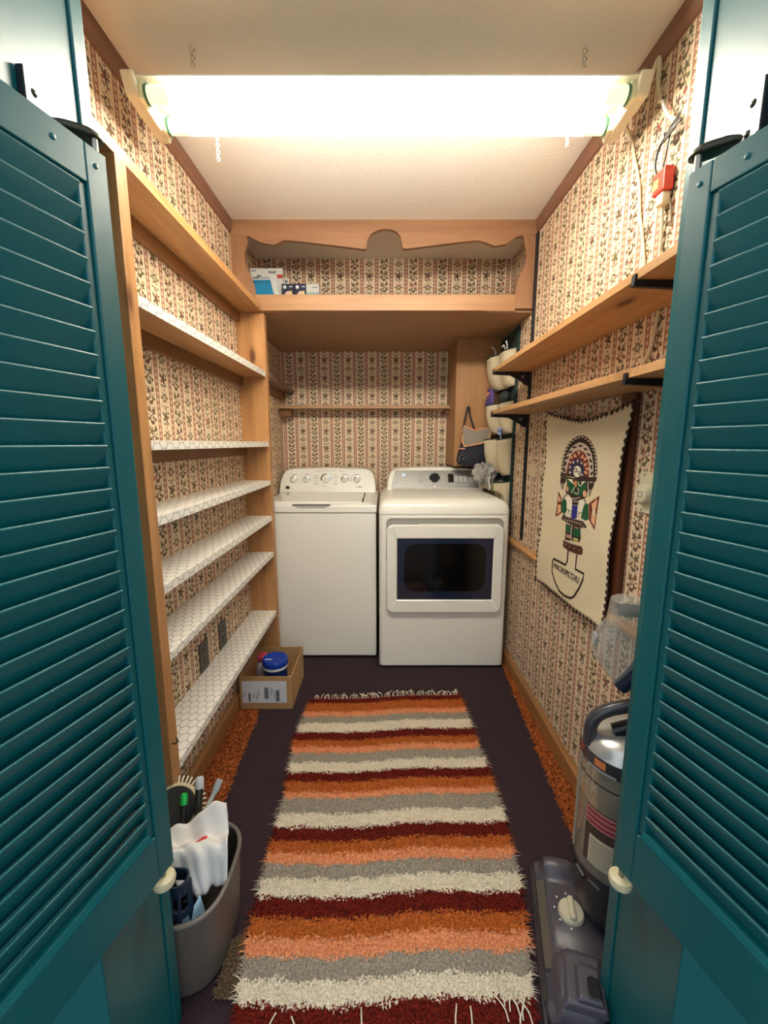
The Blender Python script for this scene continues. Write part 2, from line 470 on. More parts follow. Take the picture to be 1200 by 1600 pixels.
# ------------------------------------------------------------------ louvred café doors
def cafe_door(name, px, py, ang, side, z0, z1, l0, l1, label):
    """side -1: left leaf; local x runs from the pivot towards the room, local y is the visible face's outward normal"""
    L, T, SW = 0.47, 0.021, 0.045
    o = thing(name, (0, 0, 0), None, None, kind='structure')
    o['label'] = label
    def MBx(): return MB()
    def pt(b, nm, parent=o, bev=0.002, **k): return b.build(nm, TEAL, parent, bevel=bev, **k)
    pt(MB().box(0, SW - 0.012, -T, 0, z0, z1), 'stile')
    pt(MB().box(L - SW, L, -T, 0, z0, z1), 'stile')
    pt(MB().box(SW - 0.012, L - SW, -T, 0, z0, l0 - 0.008), 'rail')
    pt(MB().box(SW - 0.012, L - SW, -T, 0, l1 + 0.006, z1), 'rail')
    # stepped bead around the louvres
    pt(MB().box(SW - 0.012, SW, -T, -0.004, l0 - 0.008, l1 + 0.006), 'bead')
    pt(MB().prism([(-T, l0 - 0.008), (0, l0 - 0.008), (0.0015, l0 - 0.006), (-0.004, l0 + 0.004), (-T, l0 + 0.004)], 0, SW - 0.004, L - SW), 'bead')
    n = 32; pitch = (l1 - l0) / n
    w, t = 0.0450, 0.0056
    # slat: rounded front edge high, falling away to the back
    sec = []
    for k in range(7): a = R(90 - 30 * k); sec.append((math.cos(a) * t / 2 + w / 2 - t / 2, math.sin(a) * t / 2))
    sec += [(-w / 2, -t / 2), (-w / 2, t / 2)]
    ca, sa = math.cos(R(66)), math.sin(R(66))
    sec = [(a * ca - b * sa - 0.0120, a * sa + b * ca) for a, b in sec]
    first = None
    for i in range(n):
        zc = l0 + (i + 0.5) * pitch
        if first is None:
            first = MB().prism(sec, 0, SW - 0.001, L - SW + 0.001).build('slat', TEAL, o, smooth=True, origin=(0, 0, 0))
            first.location = (0, 0, zc)
        else:
            c = first.copy(); COL.objects.link(c); c.parent = o; c.location = (0, 0, zc)
    for zz in (z1 - 0.022,):
        for xx in (0.018, 0.075):
            MB().lathe([(0.0035, 0.0), (0.003, 0.0015), (0.001, 0.002)], (xx, 0, zz), 1, 10).build('screw_head', TEAL, o, smooth=True)
    M = Matrix.Translation((px, py, 0))
    if side < 0:      # left: local x -> (-sin, -cos), normal y -> (cos, -sin)
        M = M @ Matrix(((-math.sin(ang), math.cos(ang), 0, 0), (-math.cos(ang), -math.sin(ang), 0, 0), (0, 0, 1, 0), (0, 0, 0, 1)))
    else:             # right: mirrored
        M = M @ Matrix(((math.sin(ang), -math.cos(ang), 0, 0), (-math.cos(ang), -math.sin(ang), 0, 0), (0, 0, 1, 0), (0, 0, 0, 1)))
    o.matrix_world = M
    if side > 0:      # keep a proper rotation: mirror the child meshes instead
        o.matrix_world = Matrix.Translation((px, py, 0)) @ Matrix.Rotation(math.atan2(-math.cos(ang), math.sin(ang)), 4, 'Z')
        seen = set()
        for c in o.children:
            c.location.y *= -1
            if c.data.name not in seen:
                seen.add(c.data.name)
                for v in c.data.vertices: v.co.y *= -1
                c.data.flip_normals()
    return o
cafe_door('door_1', -0.380, 0.640, R(14), -1, 0.498, 1.631, 0.593, 1.575, 'left teal louvred café door leaf swung open')
cafe_door('door_2', 0.412, 0.630, R(16), 1, 0.503, 1.604, 0.609, 1.558, 'right teal louvred café door leaf swung open')

def pivot_hinge(sx, jx, px, py, z, zpl, label, low=False):
    h = thing('gravity_hinge', (jx, py, z), label, 'hinge', 'café door hinges')
    s = 1 if sx < 0 else -1                      # direction from the jamb towards the opening
    m = plain('hinge_cream', (205, 196, 160), 0.4) if low else BRONZE
    pm = m if low else plain('hinge_plate_paint', (198, 204, 196), 0.3)
    # plate screwed to the jamb
    pl = MB()
    poly = [(py - 0.050, zpl + 0.038), (py - 0.036, zpl + 0.046), (py - 0.018, zpl + 0.034), (py + 0.004, zpl - 0.004), (py + 0.004, zpl - 0.018), (py - 0.050, zpl - 0.018)]
    x0, x1 = sorted((jx, jx + s * 0.004)); pl.prism(poly, 0, x0, x1)
    if not low:
        pl.build('plate', pm, h, bevel=0.001)
        x0, x1 = sorted((jx + s * 0.0005, jx + s * 0.010)); MB().box(x0, x1, py - 0.056, py - 0.050, zpl - 0.018, zpl + 0.042).build('flange', BLACKP, h, bevel=0.001)
        for a, b in ((-0.034, 0.026), (-0.008, 0.0), (-0.030, -0.006)):
            MB().lathe([(0.0048, 0), (0.003, s * 0.002), (0.001, s * 0.0025)], (jx + s * 0.004, py + a, zpl + b), 0, 12).build('screw', BRONZE, h, smooth=True)
    # arm and domed cap over the door pivot
    arm = MB()
    zz = z
    if low:          # small round seat on a short stub
        MB().tube([(jx, py, zz), (px, py, zz)], 0.006, 10).build('stub', m, h, smooth=True)
        MB().lathe([(0.010, -0.012), (0.019, -0.009), (0.021, 0.0), (0.019, 0.006), (0.012, 0.008)], (px, py, zz), 2, 20).build('seat', m, h, smooth=True)
        MB().tube([(px, py, zz), (px, py, zz + 0.060)], 0.0045, 10).build('pin', STEEL, h, smooth=True)
        return h
    path = [(jx + s * 0.003, py - 0.040), (px - s * 0.012, py - 0.020), (px + s * 0.006, py - 0.010), (px + s * 0.010, py + 0.006), (px + s * 0.004, py + 0.020), (px - s * 0.012, py + 0.022), (jx + s * 0.003, py - 0.004)]
    n = len(path); cx = sum(p[0] for p in path) / n; cy = sum(p[1] for p in path) / n
    rings = []
    for k, (q, dz) in enumerate(((1.0, 0.0), (1.0, 0.006), (0.86, 0.0115), (0.55, 0.0145))):
        rings.append([((cx + (p[0] - cx) * q), (cy + (p[1] - cy) * q), zz + (dz if not low else -dz)) for p in path])
    arm.loft(rings).build('cap', m, h, smooth=True, sub=1)
    MB().tube([(px, py, zz + (0.002 if not low else -0.002)), (px, py, zz + (-0.040 if not low else 0.062))], 0.0045, 10).build('pin', STEEL, h, smooth=True)
    return h
pivot_hinge(-1, JL, -0.394, 0.640, 1.650, 1.656, 'dark domed pivot hinge above the left café door')
pivot_hinge(1, JR, 0.427, 0.636, 1.628, 1.642, 'dark domed pivot hinge above the right café door')
pivot_hinge(-1, JL, -0.412, 0.656, 0.440, 0.44, 'cream pivot hinge under the left café door', True)
pivot_hinge(1, JR, 0.440, 0.652, 0.445, 0.44, 'cream pivot hinge under the right café door', True)

# ------------------------------------------------------------------ left shelving
su = thing('wall_shelving', (-0.636, 1.55, 0.296), 'tall pine shelving of seven shelves along the left wall', 'shelf')
XF = -0.572
box('upright', PZ, XL, XF + 0.003, 0.989, 1.030, 0.296, 1.852, su, 0.0015)
box('upright', PZ, XL, XF + 0.006, 2.085, 2.124, 0.0, 1.852, su, 0.0015)
zs = [(1.852, 1.879), (1.560, 1.584), (1.229, 1.250), (1.039, 1.060), (0.858, 0.879), (0.671, 0.690), (0.349, 0.371)]
CLEAT = wood('cleat_wood', 1, (104, 66, 34), (140, 94, 50), 0.5, False, seed=12)
for i, (a, b) in enumerate(zs):
    y0, y1 = (0.735, 2.085) if i == 0 else (1.030, 2.085)
    s = box('shelf', PY, XL, XF, y0, y1, a, b, su, 0.0012)
    if i: # printed paper folded over the front edge
        MB().prism([(XL + 0.001, b + 0.0003), (XL + 0.001, b + 0.0016), (XF + 0.0022, b + 0.0016), (XF + 0.0022, a - 0.001), (XF + 0.0006, a - 0.001), (XF + 0.0006, b + 0.0003)], 1, y0 + 0.002, y1 - 0.001).build('shelf_liner', HEX, s)
    if i < 3: box('cleat', CLEAT, XL, XL + 0.02, max(y0, 1.03), y1, a - 0.042, a, su)
MB().tube(curve([(-0.572, 1.0, 0.45), (-0.560, 1.0, 0.45), (-0.553, 1.0, 0.456), (-0.556, 1.0, 0.464)], 4), 0.002, 8).build('hook', BLACKM, su, smooth=True)

# ------------------------------------------------------------------ alcove over the appliances
YH = 2.085
al = thing('alcove_shelf', (0, YH, 1.852), 'pine shelf with scalloped valance spanning the end of the room', 'shelf')
val = [(-0.700, 2.178), (-0.623, 2.175), (-0.56, 2.145), (-0.502, 2.136), (-0.456, 2.155), (-0.365, 2.149), (-0.248, 2.136), (-0.093, 2.118), (-0.082, 2.121), (-0.077, 2.151), (-0.06, 2.181), (-0.03, 2.196), (0.0, 2.202), (0.03, 2.2), (0.058, 2.19), (0.076, 2.169), (0.085, 2.124), (0.098, 2.119), (0.219, 2.133), (0.349, 2.148), (0.426, 2.155), (0.459, 2.148), (0.505, 2.131), (0.557, 2.139), (0.601, 2.169), (0.633, 2.175), (0.699, 2.178)]
MB().prism(val + [(0.699, ZC), (-0.699, ZC)], 1, YH - 0.018, YH + 0.002).build('valance', HX, al)
lf = [(-0.623, 2.178), (-0.621, 2.145), (-0.632, 2.12), (-0.638, 2.098), (-0.636, 2.061), (-0.613, 2.001), (-0.601, 1.964), (-0.597, 1.927), (-0.597, 1.879)]
MB().prism([(-0.699, 2.178)] + lf + [(-0.699, 1.879)], 1, YH - 0.016, YH + 0.002).build('side_bracket', HZ, al)
rf = [(0.633, 2.176), (0.645, 2.133), (0.653, 2.086), (0.64, 2.037), (0.616, 1.989), (0.609, 1.952), (0.612, 1.865)]
MB().prism([(0.699, 2.176)] + rf + [(0.699, 1.865)], 1, YH - 0.016, YH + 0.002).build('side_bracket', HZ, al)
RAILM = wood('alcove_rail_pine', 0, (136, 96, 62), (176, 130, 88), 0.5, True, seed=21)
box('front_rail', RAILM, -0.597, 0.612, YH - 0.014, YH + 0.004, 1.8535, 1.926, al, 0.001)
box('edge_strip', RAILM, -0.572, 0.478, YH - 0.022, YH - 0.0145, 1.854, 1.878, al, 0.001)
box('soffit_panel', SOF, -0.699, 0.699, YH + 0.004, YB - 0.001, 1.853, 1.8715, al)
# narrow shelf on the back wall, and the return shelf on the left
bs = thing('back_shelf', (-0.12, 2.86, 1.46), 'thin narrow shelf across the papered back wall', 'shelf')
box('board', wood('thin_shelf_wood', 0, (150, 110, 76), (190, 150, 108), 0.5, False, seed=15), -0.699, 0.4305, 2.80, 2.939, 1.470, 1.488, bs, 0.001)
box('cleat', CLEAT, -0.699, -0.62, 2.84, 2.939, 1.420, 1.4695, bs, 0.002)
box('cleat', CLEAT, 0.41, 0.430, 2.84, 2.939, 1.440, 1.4695, bs, 0.002)
rs = thing('return_shelf', (-0.66, 2.60, 1.545), 'short dark board shelf on the left wall behind the pine upright', 'shelf')
box('board', wood('return_shelf_wood', 1, (96, 70, 50), (128, 96, 70), 0.55, False, seed=16), -0.699, -0.612, 2.30, 2.939, 1.580, 1.600, rs, 0.001)
box('cleat', CLEAT, -0.699, -0.675, 2.30, 2.939, 1.535, 1.5795, rs, 0.001)
# boxed-in chase in the right corner
ch = thing('boxed_chase', (0.565, 2.76, 1.104), 'plain wood boxed-in column in the back right corner', 'column')
box('front_panel', CHASE, 0.431, 0.699, 2.580, 2.594, 1.104, 1.853, ch)
box('bottom_panel', CHASE, 0.445, 0.699, 2.594, 2.939, 1.104, 1.116, ch)
box('side_panel', CHASE, 0.431, 0.445, 2.594, 2.939, 1.104, 1.853, ch)
MB().lathe([(0.0015, 0.0), (0.0015, -0.028), (0.003, -0.029), (0.003, -0.031)], (0.504, 2.5795, 1.462), 1, 8).build('nail', STEEL, ch, smooth=True)

# ------------------------------------------------------------------ right wall shelves on slotted standards
def standard(y, z0, z1, label):
    t = thing('shelf_standard', (0.695, y, z0), label, 'shelf support', 'black slotted shelf standards')
    MB().prism([(0.699, y - 0.008), (0.699, y + 0.008), (0.689, y + 0.008), (0.689, y + 0.005), (0.695, y + 0.005), (0.695, y - 0.005), (0.689, y - 0.005), (0.689, y - 0.008)], 2, z0, z1).build('channel', BLACKM, t)
    return t
standard(2.055, 0.765, 2.18, 'long black slotted standard on the right wall beside the valance')
standard(0.930, 0.95, 1.80, 'black slotted standard near the right café door')
def bracket(y, z, label):
    t = thing('shelf_bracket', (0.688, y, z), label, 'shelf bracket', 'black shelf brackets')
    MB().prism([(0.689, z), (0.523, z), (0.523, z + 0.012), (0.517, z + 0.012), (0.515, z - 0.012), (0.60, z - 0.016), (0.655, z - 0.045), (0.672, z - 0.06), (0.689, z - 0.06)], 1, y - 0.006, y + 0.006).build('arm', BLACKM, t, bevel=0.001)
    box('clip', STEEL, 0.650, 0.664, y - 0.0075, y - 0.0065, z - 0.030, z - 0.016, t)
    return t
box('wall_shelf', RUSTIC, 0.522, 0.699, 0.735, 2.098, 1.578, 1.597, bevel=0.0012, label='upper pine shelf board on the right wall', cat='shelf', group='pine boards on the right wall')
box('wall_shelf', RUSTIC, 0.522, 0.699, 0.735, 2.105, 1.382, 1.401, bevel=0.0012, label='lower pine shelf board on the right wall above the tapestry', cat='shelf', group='pine boards on the right wall')
bracket(2.055, 1.5775, 'black bracket holding the far end of the upper right shelf')
bracket(2.055, 1.3815, 'black bracket holding the far end of the lower right shelf')
bracket(0.930, 1.5775, 'black bracket under the upper right shelf near the café door')
bracket(0.930, 1.3815, 'black bracket under the lower right shelf near the café door')
box('wall_batten', DKWOOD, 0.684, 0.6995, 1.166, 1.235, 0.745, 1.380, label='dark brown wooden batten on the wall beside the tapestry', cat='batten')
# ------------------------------------------------------------------ floor coverings
def blades(name, xs, ys, zs, ln, lean, wid, mat, parent=None, dirs=None, **t):
    """many small bent tufts in one mesh"""
    n = len(xs); th = RNG.uniform(0, 2 * math.pi, n) if dirs is None else dirs
    ln = ln * RNG.uniform(0.65, 1.25, n); le = lean * RNG.uniform(0.3, 1.4, n)
    dx, dy = np.cos(th), np.sin(th); px, py = -dy * wid, dx * wid
    b = np.stack([xs, ys, zs], 1)
    V = np.zeros((n, 5, 3))
    V[:, 0] = b + np.stack([px, py, 0 * px], 1); V[:, 1] = b - np.stack([px, py, 0 * px], 1)
    mid = b + np.stack([dx * ln * le * 0.35, dy * ln * le * 0.35, ln * 0.6], 1)
    V[:, 2] = mid - np.stack([px, py, 0 * px], 1) * 0.9; V[:, 3] = mid + np.stack([px, py, 0 * px], 1) * 0.9
    V[:, 4] = b + np.stack([dx * ln * le, dy * ln * le, ln * np.maximum(0.35, 1 - 0.45 * le)], 1)
    i = np.arange(n)[:, None] * 5
    F = [tuple(q) for q in (i + np.array([[0, 1, 2, 3]])).tolist()] + [tuple(q) for q in (i + np.array([[3, 2, 4]])).tolist()]
    me = bpy.data.meshes.new(name); org = Vector((float(xs.mean()), float(ys.mean()), float(zs.min())))
    me.from_pydata((V.reshape(-1, 3) - np.array(org)).tolist(), [], F)
    o = bpy.data.objects.new(name, me); COL.objects.link(o); me.materials.append(mat)
    if parent is not None: o.parent = parent; o.location = org - ORG[parent]
    else: o.location = org
    return tag(o, **t)

def pilemat(name, cols, scale=160, rough=0.95):
    m = Mat(name); m.position()
    n = m.noise(m.vec, scale, 2)
    n2 = m.noise(m.vec, 18, 2)
    c = m.mix((n - 0.3) * 2.2, lin(cols[0]), lin(cols[1]))
    c = m.mix(n2 * 0.3, c, lin(cols[2]))
    m.color(c); m.rough(rough); m.b.inputs['Specular IOR Level'].default_value = 0.15
    return m.m
SHAG = pilemat('orange_shag', ((88, 38, 16), (226, 128, 66), (160, 78, 34)), 90)
n = 34000
xs = np.concatenate([RNG.uniform(-0.680, -0.50, n // 2), RNG.uniform(0.54, 0.680, n // 2)]); ys = RNG.uniform(0.74, 2.245, n)
keep = ~((xs < 0) & (xs > -0.66) & (ys < 1.0)) & ~((xs < 0) & (ys > 1.775) & (xs > -0.70) & (ys < 2.09))
xs, ys = xs[keep], ys[keep]
# none where the dark runner lies
rl = -0.535 - (ys - 0.72) * 0.045; rr = 0.572 + (ys - 0.72) * 0.066
keep = (xs < rl) | (xs > rr)
xs, ys = xs[keep], ys[keep]
blades('carpet_pile', xs, ys, np.zeros(len(xs)), 0.017, 0.9, 0.0024, SHAG, label='rusty orange shag carpet showing beside the dark runner', cat='carpet', kind='stuff')

MATM = Mat('dark_runner'); MATM.position()
MATM.color(MATM.mix(MATM.noise(MATM.vec, 240, 2), lin((34, 24, 30)), lin((64, 48, 54)))); MATM.rough(0.95); MATM.bump(MATM.noise(MATM.vec, 500, 2), 0.5, 0.002)
MATM.b.inputs['Specular IOR Level'].default_value = 0.2
MB().prism([(-0.44, 0.50), (0.46, 0.50), (0.46, 0.725), (0.572, 0.725), (0.672, 2.24), (0.676, 2.88), (-0.632, 2.88), (-0.606, 2.30), (-0.535, 0.725), (-0.44, 0.725)], 2, 0.0, 0.008).build('floor_runner', MATM.m, label='dark plum-brown flat carpet runner covering the floor', cat='carpet')
# small brown mat peeking out under the rug
bm_ = thing('brown_mat', (-0.05, 0.66, 0.008), 'brown shaggy mat corner under the near left of the striped rug', 'mat')
MB().prism(rrect(-0.385, 0.30, 0.742, 0.872, 0.05), 2, 0.008, 0.0125).build('backing', plain('brown_mat_backing', (84, 66, 50), 0.95, 0.2, 90), bm_)
n = 5200; xs = RNG.uniform(-0.382, -0.26, n); ys = RNG.uniform(0.745, 0.868, n)
inrug = xs > np.interp(ys, [0.64, 0.80, 0.937], [-0.312, -0.335, -0.345]) - 0.008
keep = ~inrug & (((xs + 0.335) ** 2 + (ys - 0.822) ** 2 < 0.0024) | (xs > -0.335) | (ys < 0.822))
blades('pile', xs[keep], ys[keep], np.full(keep.sum(), 0.012), 0.011, 0.9, 0.0014, pilemat('brown_pile', ((70, 54, 40), (128, 106, 82), (96, 76, 56))), bm_, kind='stuff')

rug = thing('striped_rug', (0.01, 1.3, 0.009), 'long hand-woven rug striped dark red, orange, grey and cream', 'rug')
YS = [1.872, 1.831, 1.767, 1.735, 1.685, 1.627, 1.579, 1.539, 1.507, 1.452, 1.404, 1.359, 1.313, 1.289, 1.224, 1.173, 1.125, 1.087, 1.056, 1.009, 0.961, 0.909, 0.863, 0.824, 0.777, 0.734, 0.640]
LE = [(1.88, -0.352), (1.585, -0.375), (1.319, -0.350), (1.122, -0.348), (0.937, -0.345), (0.80, -0.335), (0.64, -0.312)]
RE = [(1.88, 0.372), (1.547, 0.388), (1.348, 0.397), (1.189, 0.400), (0.987, 0.384), (0.863, 0.362), (0.75, 0.334), (0.64, 0.315)]
def itp(T, y): return np.interp(y, [t[0] for t in T[::-1]], [t[1] for t in T[::-1]])
def rz(y): return np.interp(y, [0.86, 0.93], [0.0132, 0.009])
def rugskew(x, y): return (0.028 + 0.034 * (y - 0.7) / 1.1) * x + 0.005 * np.sin(x * 14)
RUGC = [pilemat('rug_dark_red', ((58, 14, 8), (138, 40, 26), (96, 24, 16))), pilemat('rug_orange', ((140, 66, 22), (216, 122, 56), (176, 88, 36))),
        pilemat('rug_salmon', ((200, 112, 66), (250, 182, 136), (226, 138, 92))), pilemat('rug_grey', ((128, 118, 104), (184, 174, 156), (150, 140, 124))),
        pilemat('rug_cream', ((206, 192, 164), (250, 240, 218), (234, 220, 194)))]
names = ['dark_red_stripe', 'orange_stripe', 'salmon_stripe', 'grey_stripe', 'cream_stripe']
def rugbase(u, v):
    y = 1.876 + (0.640 - 1.876) * v; a, b = itp(LE, y), itp(RE, y); x = a + (b - a) * u
    return (float(x), float(y + rugskew(x, y)), float(rz(y) + 0.002))
MB().grid(rugbase, 24, 60).build('woven_base', RUGC[3], rug, solid=0.0036)
for i in range(26):
    y1, y0 = YS[i], YS[i + 1]; k = i % 5
    area = (y1 - y0) * 0.74; n = int(area * 120000)
    ys = RNG.uniform(y0 - 0.003, y1 + 0.003, n); a, b = itp(LE, ys), itp(RE, ys)
    xs = a + (b - a) * RNG.uniform(0, 1, n)
    yy = ys + rugskew(xs, ys) + 0.003 * np.sin(xs * 60 + i * 2)
    s = blades(names[k], xs, yy, rz(ys) + 0.003, 0.0062 if k != 3 else 0.0045, 1.2, 0.0021, RUGC[k], rug)
    s['kind'] = 'stuff'
    def sb(u, v, y0=y0, y1=y1):
        y = y1 + (y0 - y1) * v; a, b = float(itp(LE, y)), float(itp(RE, y)); x = a + (b - a) * u
        return (x, float(y + rugskew(x, y) + 0.003 * math.sin(x * 60 + i * 2)), float(rz(y)) + 0.0042)
    MB().grid(sb, 40, 3).build('stripe_ground', RUGC[k], rug)
    # tufted selvedge
    m_ = int((y1 - y0) * 900); ys = RNG.uniform(y0, y1, m_ * 2)
    sd = np.repeat([0, 1], m_); xs = np.where(sd == 0, itp(LE, ys) + 0.006, itp(RE, ys) - 0.006)
    dirs = np.where(sd == 0, math.pi, 0) + RNG.normal(0, 0.6, m_ * 2)
    e = blades('selvedge_tufts', xs, ys + rugskew(xs, ys), rz(ys) + 0.003, 0.0135, 1.7, 0.0011, RUGC[k], rug, dirs=dirs)
    e['kind'] = 'stuff'
fr = MB()
for i in range(70):
    x = -0.335 + 0.70 * i / 69 + random.uniform(-0.004, 0.004); y = 1.872 + rugskew(x, 1.872); l = random.uniform(0.022, 0.05); dxx = random.uniform(-0.022, 0.022) + (0.008 if x > 0 else -0.01)
    fr.tube(curve([(x, y - 0.006, 0.015), (x + dxx * 0.3, y + l * 0.4, 0.019), (x + dxx, y + l * 0.7, 0.016 + random.uniform(0, 0.007)), (x + dxx * random.uniform(0.2, 1.6), y + l, 0.010)], 3), 0.0014, 5)
fr.build('fringe', RUGC[4], rug, kind='stuff')
fr = MB()
for x, y in ((0.26, 0.76), (0.28, 0.74), (0.295, 0.75), (0.30, 0.73), (0.31, 0.72), (0.25, 0.735), (0.19, 0.72), (0.16, 0.725), (-0.05, 0.725), (-0.2, 0.715), (-0.235, 0.722), (0.317, 0.735)):
    y += 0.03 * x; q = random.uniform(-0.02, 0.02)
    fr.tube(curve([(x, y, 0.022), (x + q * 0.4, y - 0.012, 0.028), (x + q, y - 0.026, 0.027), (x + q * 1.2, y - 0.042, 0.022)], 3), 0.0016, 5)
fr.build('loose_ends', RUGC[4], rug, kind='stuff')

# ------------------------------------------------------------------ washing machine
wm = thing('washing_machine', (-0.367, 2.57, 0.008), 'white top-loading washing machine with five console knobs', 'washing machine')
wx0, wx1, wy0, wy1 = -0.696, -0.040, 2.25, 2.90
box('body', WHITE_EN, wx0 + 0.004, wx1 - 0.004, wy0 + 0.006, wy1, 0.022, 0.866, wm, 0.008, seg=3)
for x in (wx0 + 0.05, wx1 - 0.05):
    for y in (wy0 + 0.05, wy1 - 0.06): MB().lathe([(0.02, 0.008), (0.022, 0.02), (0.014, 0.024)], (x, y, 0), 2, 14).build('foot', BLACKP, wm)
# top deck, sloping sides
tp = MB()
tp.loft([[(wx0, wy0, 0.868), (wx1, wy0, 0.868), (wx1, wy1, 0.868), (wx0, wy1, 0.868)], [(wx0 + 0.001, wy0 + 0.002, 0.905), (wx1 - 0.001, wy0 + 0.002, 0.905), (wx1 - 0.001, wy1, 0.918), (wx0 + 0.001, wy1, 0.918)],
         [(wx0 + 0.04, wy0 + 0.030, 0.920), (wx1 - 0.05, wy0 + 0.030, 0.920), (wx1 - 0.05, wy1, 0.932), (wx0 + 0.04, wy1, 0.932)]])
tp.build('top_panel', WHITE_PL, wm, bevel=0.005, seg=3)
lid = MB().loft([[(wx0 + 0.045, wy0 + 0.028, 0.9195), (wx1 - 0.082, wy0 + 0.028, 0.9195), (wx1 - 0.082, 2.66, 0.930), (wx0 + 0.045, 2.66, 0.930)], [(wx0 + 0.047, wy0 + 0.030, 0.926), (wx1 - 0.084, wy0 + 0.030, 0.926), (wx1 - 0.084, 2.658, 0.936), (wx0 + 0.047, 2.658, 0.936)]]).build('lid', plain('glossy_lid', (238, 236, 228), 0.08), wm, bevel=0.002)
box('lid_gap', BLACKP, wx1 - 0.080, wx1 - 0.077, wy0 + 0.05, 2.655, 0.922, 0.9345, wm)
MB().prism([(-0.505, 0.9145), (-0.290, 0.9145), (-0.318, 0.897), (-0.340, 0.8945), (-0.455, 0.8945), (-0.478, 0.897)], 1, wy0 - 0.0005, wy0 + 0.028).build('handle_recess', plain('recess_grey', (178, 174, 164), 0.4), wm)
box('handle_slot', BLACKP, -0.50, -0.295, wy0 - 0.001, wy0 + 0.02, 0.9085, 0.9135, wm, 0.001)
# console: rounded slab leaning back
def console(o, x0, x1, zb, zt, yf0, yf1, yb, r, mat, name='console'):
    xi0, xi1 = x0 + 0.05, x1 - 0.05
    rings = []
    out = [(x0, zb), (x0 + 0.004, zb + (zt - zb) * 0.45), (x0 + 0.018, zt - 0.04), (x0 + 0.036, zt - 0.016), (x0 + 0.062, zt - 0.005), (x0 + 0.11, zt - 0.001), ((x0 + x1) / 2, zt + 0.004), (x1 - 0.11, zt - 0.001), (x1 - 0.062, zt - 0.005), (x1 - 0.036, zt - 0.016), (x1 - 0.018, zt - 0.04), (x1 - 0.004, zb + (zt - zb) * 0.45), (x1, zb)]
    def yf(z): return yf0 + (yf1 - yf0) * (z - zb) / (zt - zb)
    b = MB(); n = len(out)
    b.loft([[(x, yf(z), z) for x, z in out], [(x, yb, z) for x, z in out]])
    return b.build(name, mat, o, bevel=0.008, seg=3), yf
con, yf = console(wm, wx0 + 0.010, wx1 - 0.012, 0.922, 1.080, 2.700, 2.775, wy1, 0.05, WHITE_PL)
cx = -0.383
def ondial(x, z, r, h, mt, nm, parent, yff, tilt=True):
    y = yff(z)
    return MB().lathe([(r, 0.0), (r * 0.95, -h * 0.8), (r * 0.8, -h), (0.002, -h)], (x, y, z), 1, 20).build(nm, mt, parent, smooth=True)
for x, r in ((cx - 0.212, 0.020), (cx - 0.126, 0.020), (cx, 0.031), (cx + 0.122, 0.020), (cx + 0.205, 0.020)):
    z = 1.008 if r < 0.03 else 1.012
    k = MB().lathe([(r * 1.12, 0.002), (r * 1.12, -0.004), (r * 0.9, -0.006)], (x, yf(z), z), 1, 22).build('knob', CHROME, wm, smooth=True)
    MB().lathe([(r * 0.88, -0.004), (r * 0.80, -0.020), (r * 0.66, -0.023), (0.001, -0.023)], (x, yf(z), z), 1, 20).build('knob_cap', WHITE_PL, k, smooth=True)
    box('pointer', GREY_MK, x - 0.001, x + 0.001, yf(z) - 0.0240, yf(z) - 0.0232, z - r * 0.2, z + r * 0.6, k)
pr = MB()
def mark(x, z, w, h, yff=yf): pr.box(x - w / 2, x + w / 2, yff(z) - 0.0012, yff(z) - 0.0004, z - h / 2, z + h / 2)
for x in (cx - 0.212, cx - 0.126, cx + 0.122, cx + 0.205): mark(x, 1.040, 0.030, 0.003)
for sx in (-1, 1):
    for dz in (-0.032, -0.014, 0.004, 0.018): mark(cx + sx * 0.062, 1.012 + dz, 0.026, 0.0025)
for i in range(7): mark(cx - 0.06 + i * 0.02, 1.064, 0.010, 0.004)
mark(cx - 0.012, 0.968, 0.03, 0.0025); mark(cx + 0.10, 1.060, 0.03, 0.0025); mark(cx + 0.22, 0.960, 0.045, 0.0025); mark(cx + 0.225, 0.9635, 0.008, 0.005)
for x in (cx + 0.152, cx + 0.168): 
    for dz in (-0.008, 0.002, 0.012): mark(x, 1.008 + dz, 0.012, 0.002)
pr.build('printed_markings', GREY_MK, wm, kind='stuff')
MB().lathe([(0.0135, 0.001), (0.0135, -0.003), (0.001, -0.0035)], (cx - 0.248, yf(0.956), 0.956), 1, 18).build('badge', plain('badge_dark', (58, 58, 60), 0.3), wm, smooth=True)

# ------------------------------------------------------------------ dryer
dr = thing('clothes_dryer', (0.318, 2.50, 0.008), 'white front-loading clothes dryer with dark door window', 'dryer')
dx0, dx1, dy0, dy1 = -0.026, 0.662, 2.15, 2.84
b = MB(); b.prism(rrect(dx0, dx1, dy0, dy1, 0.022, 4), 2, 0.020, 0.876)
b.build('body', WHITE_EN, dr, bevel=0.004, smooth=True)
for x in (dx0 + 0.06, dx1 - 0.06):
    for y in (dy0 + 0.06, dy1 - 0.06): MB().lathe([(0.02, 0.008), (0.022, 0.018), (0.014, 0.022)], (x, y, 0), 2, 14).build('foot', BLACKP, dr)
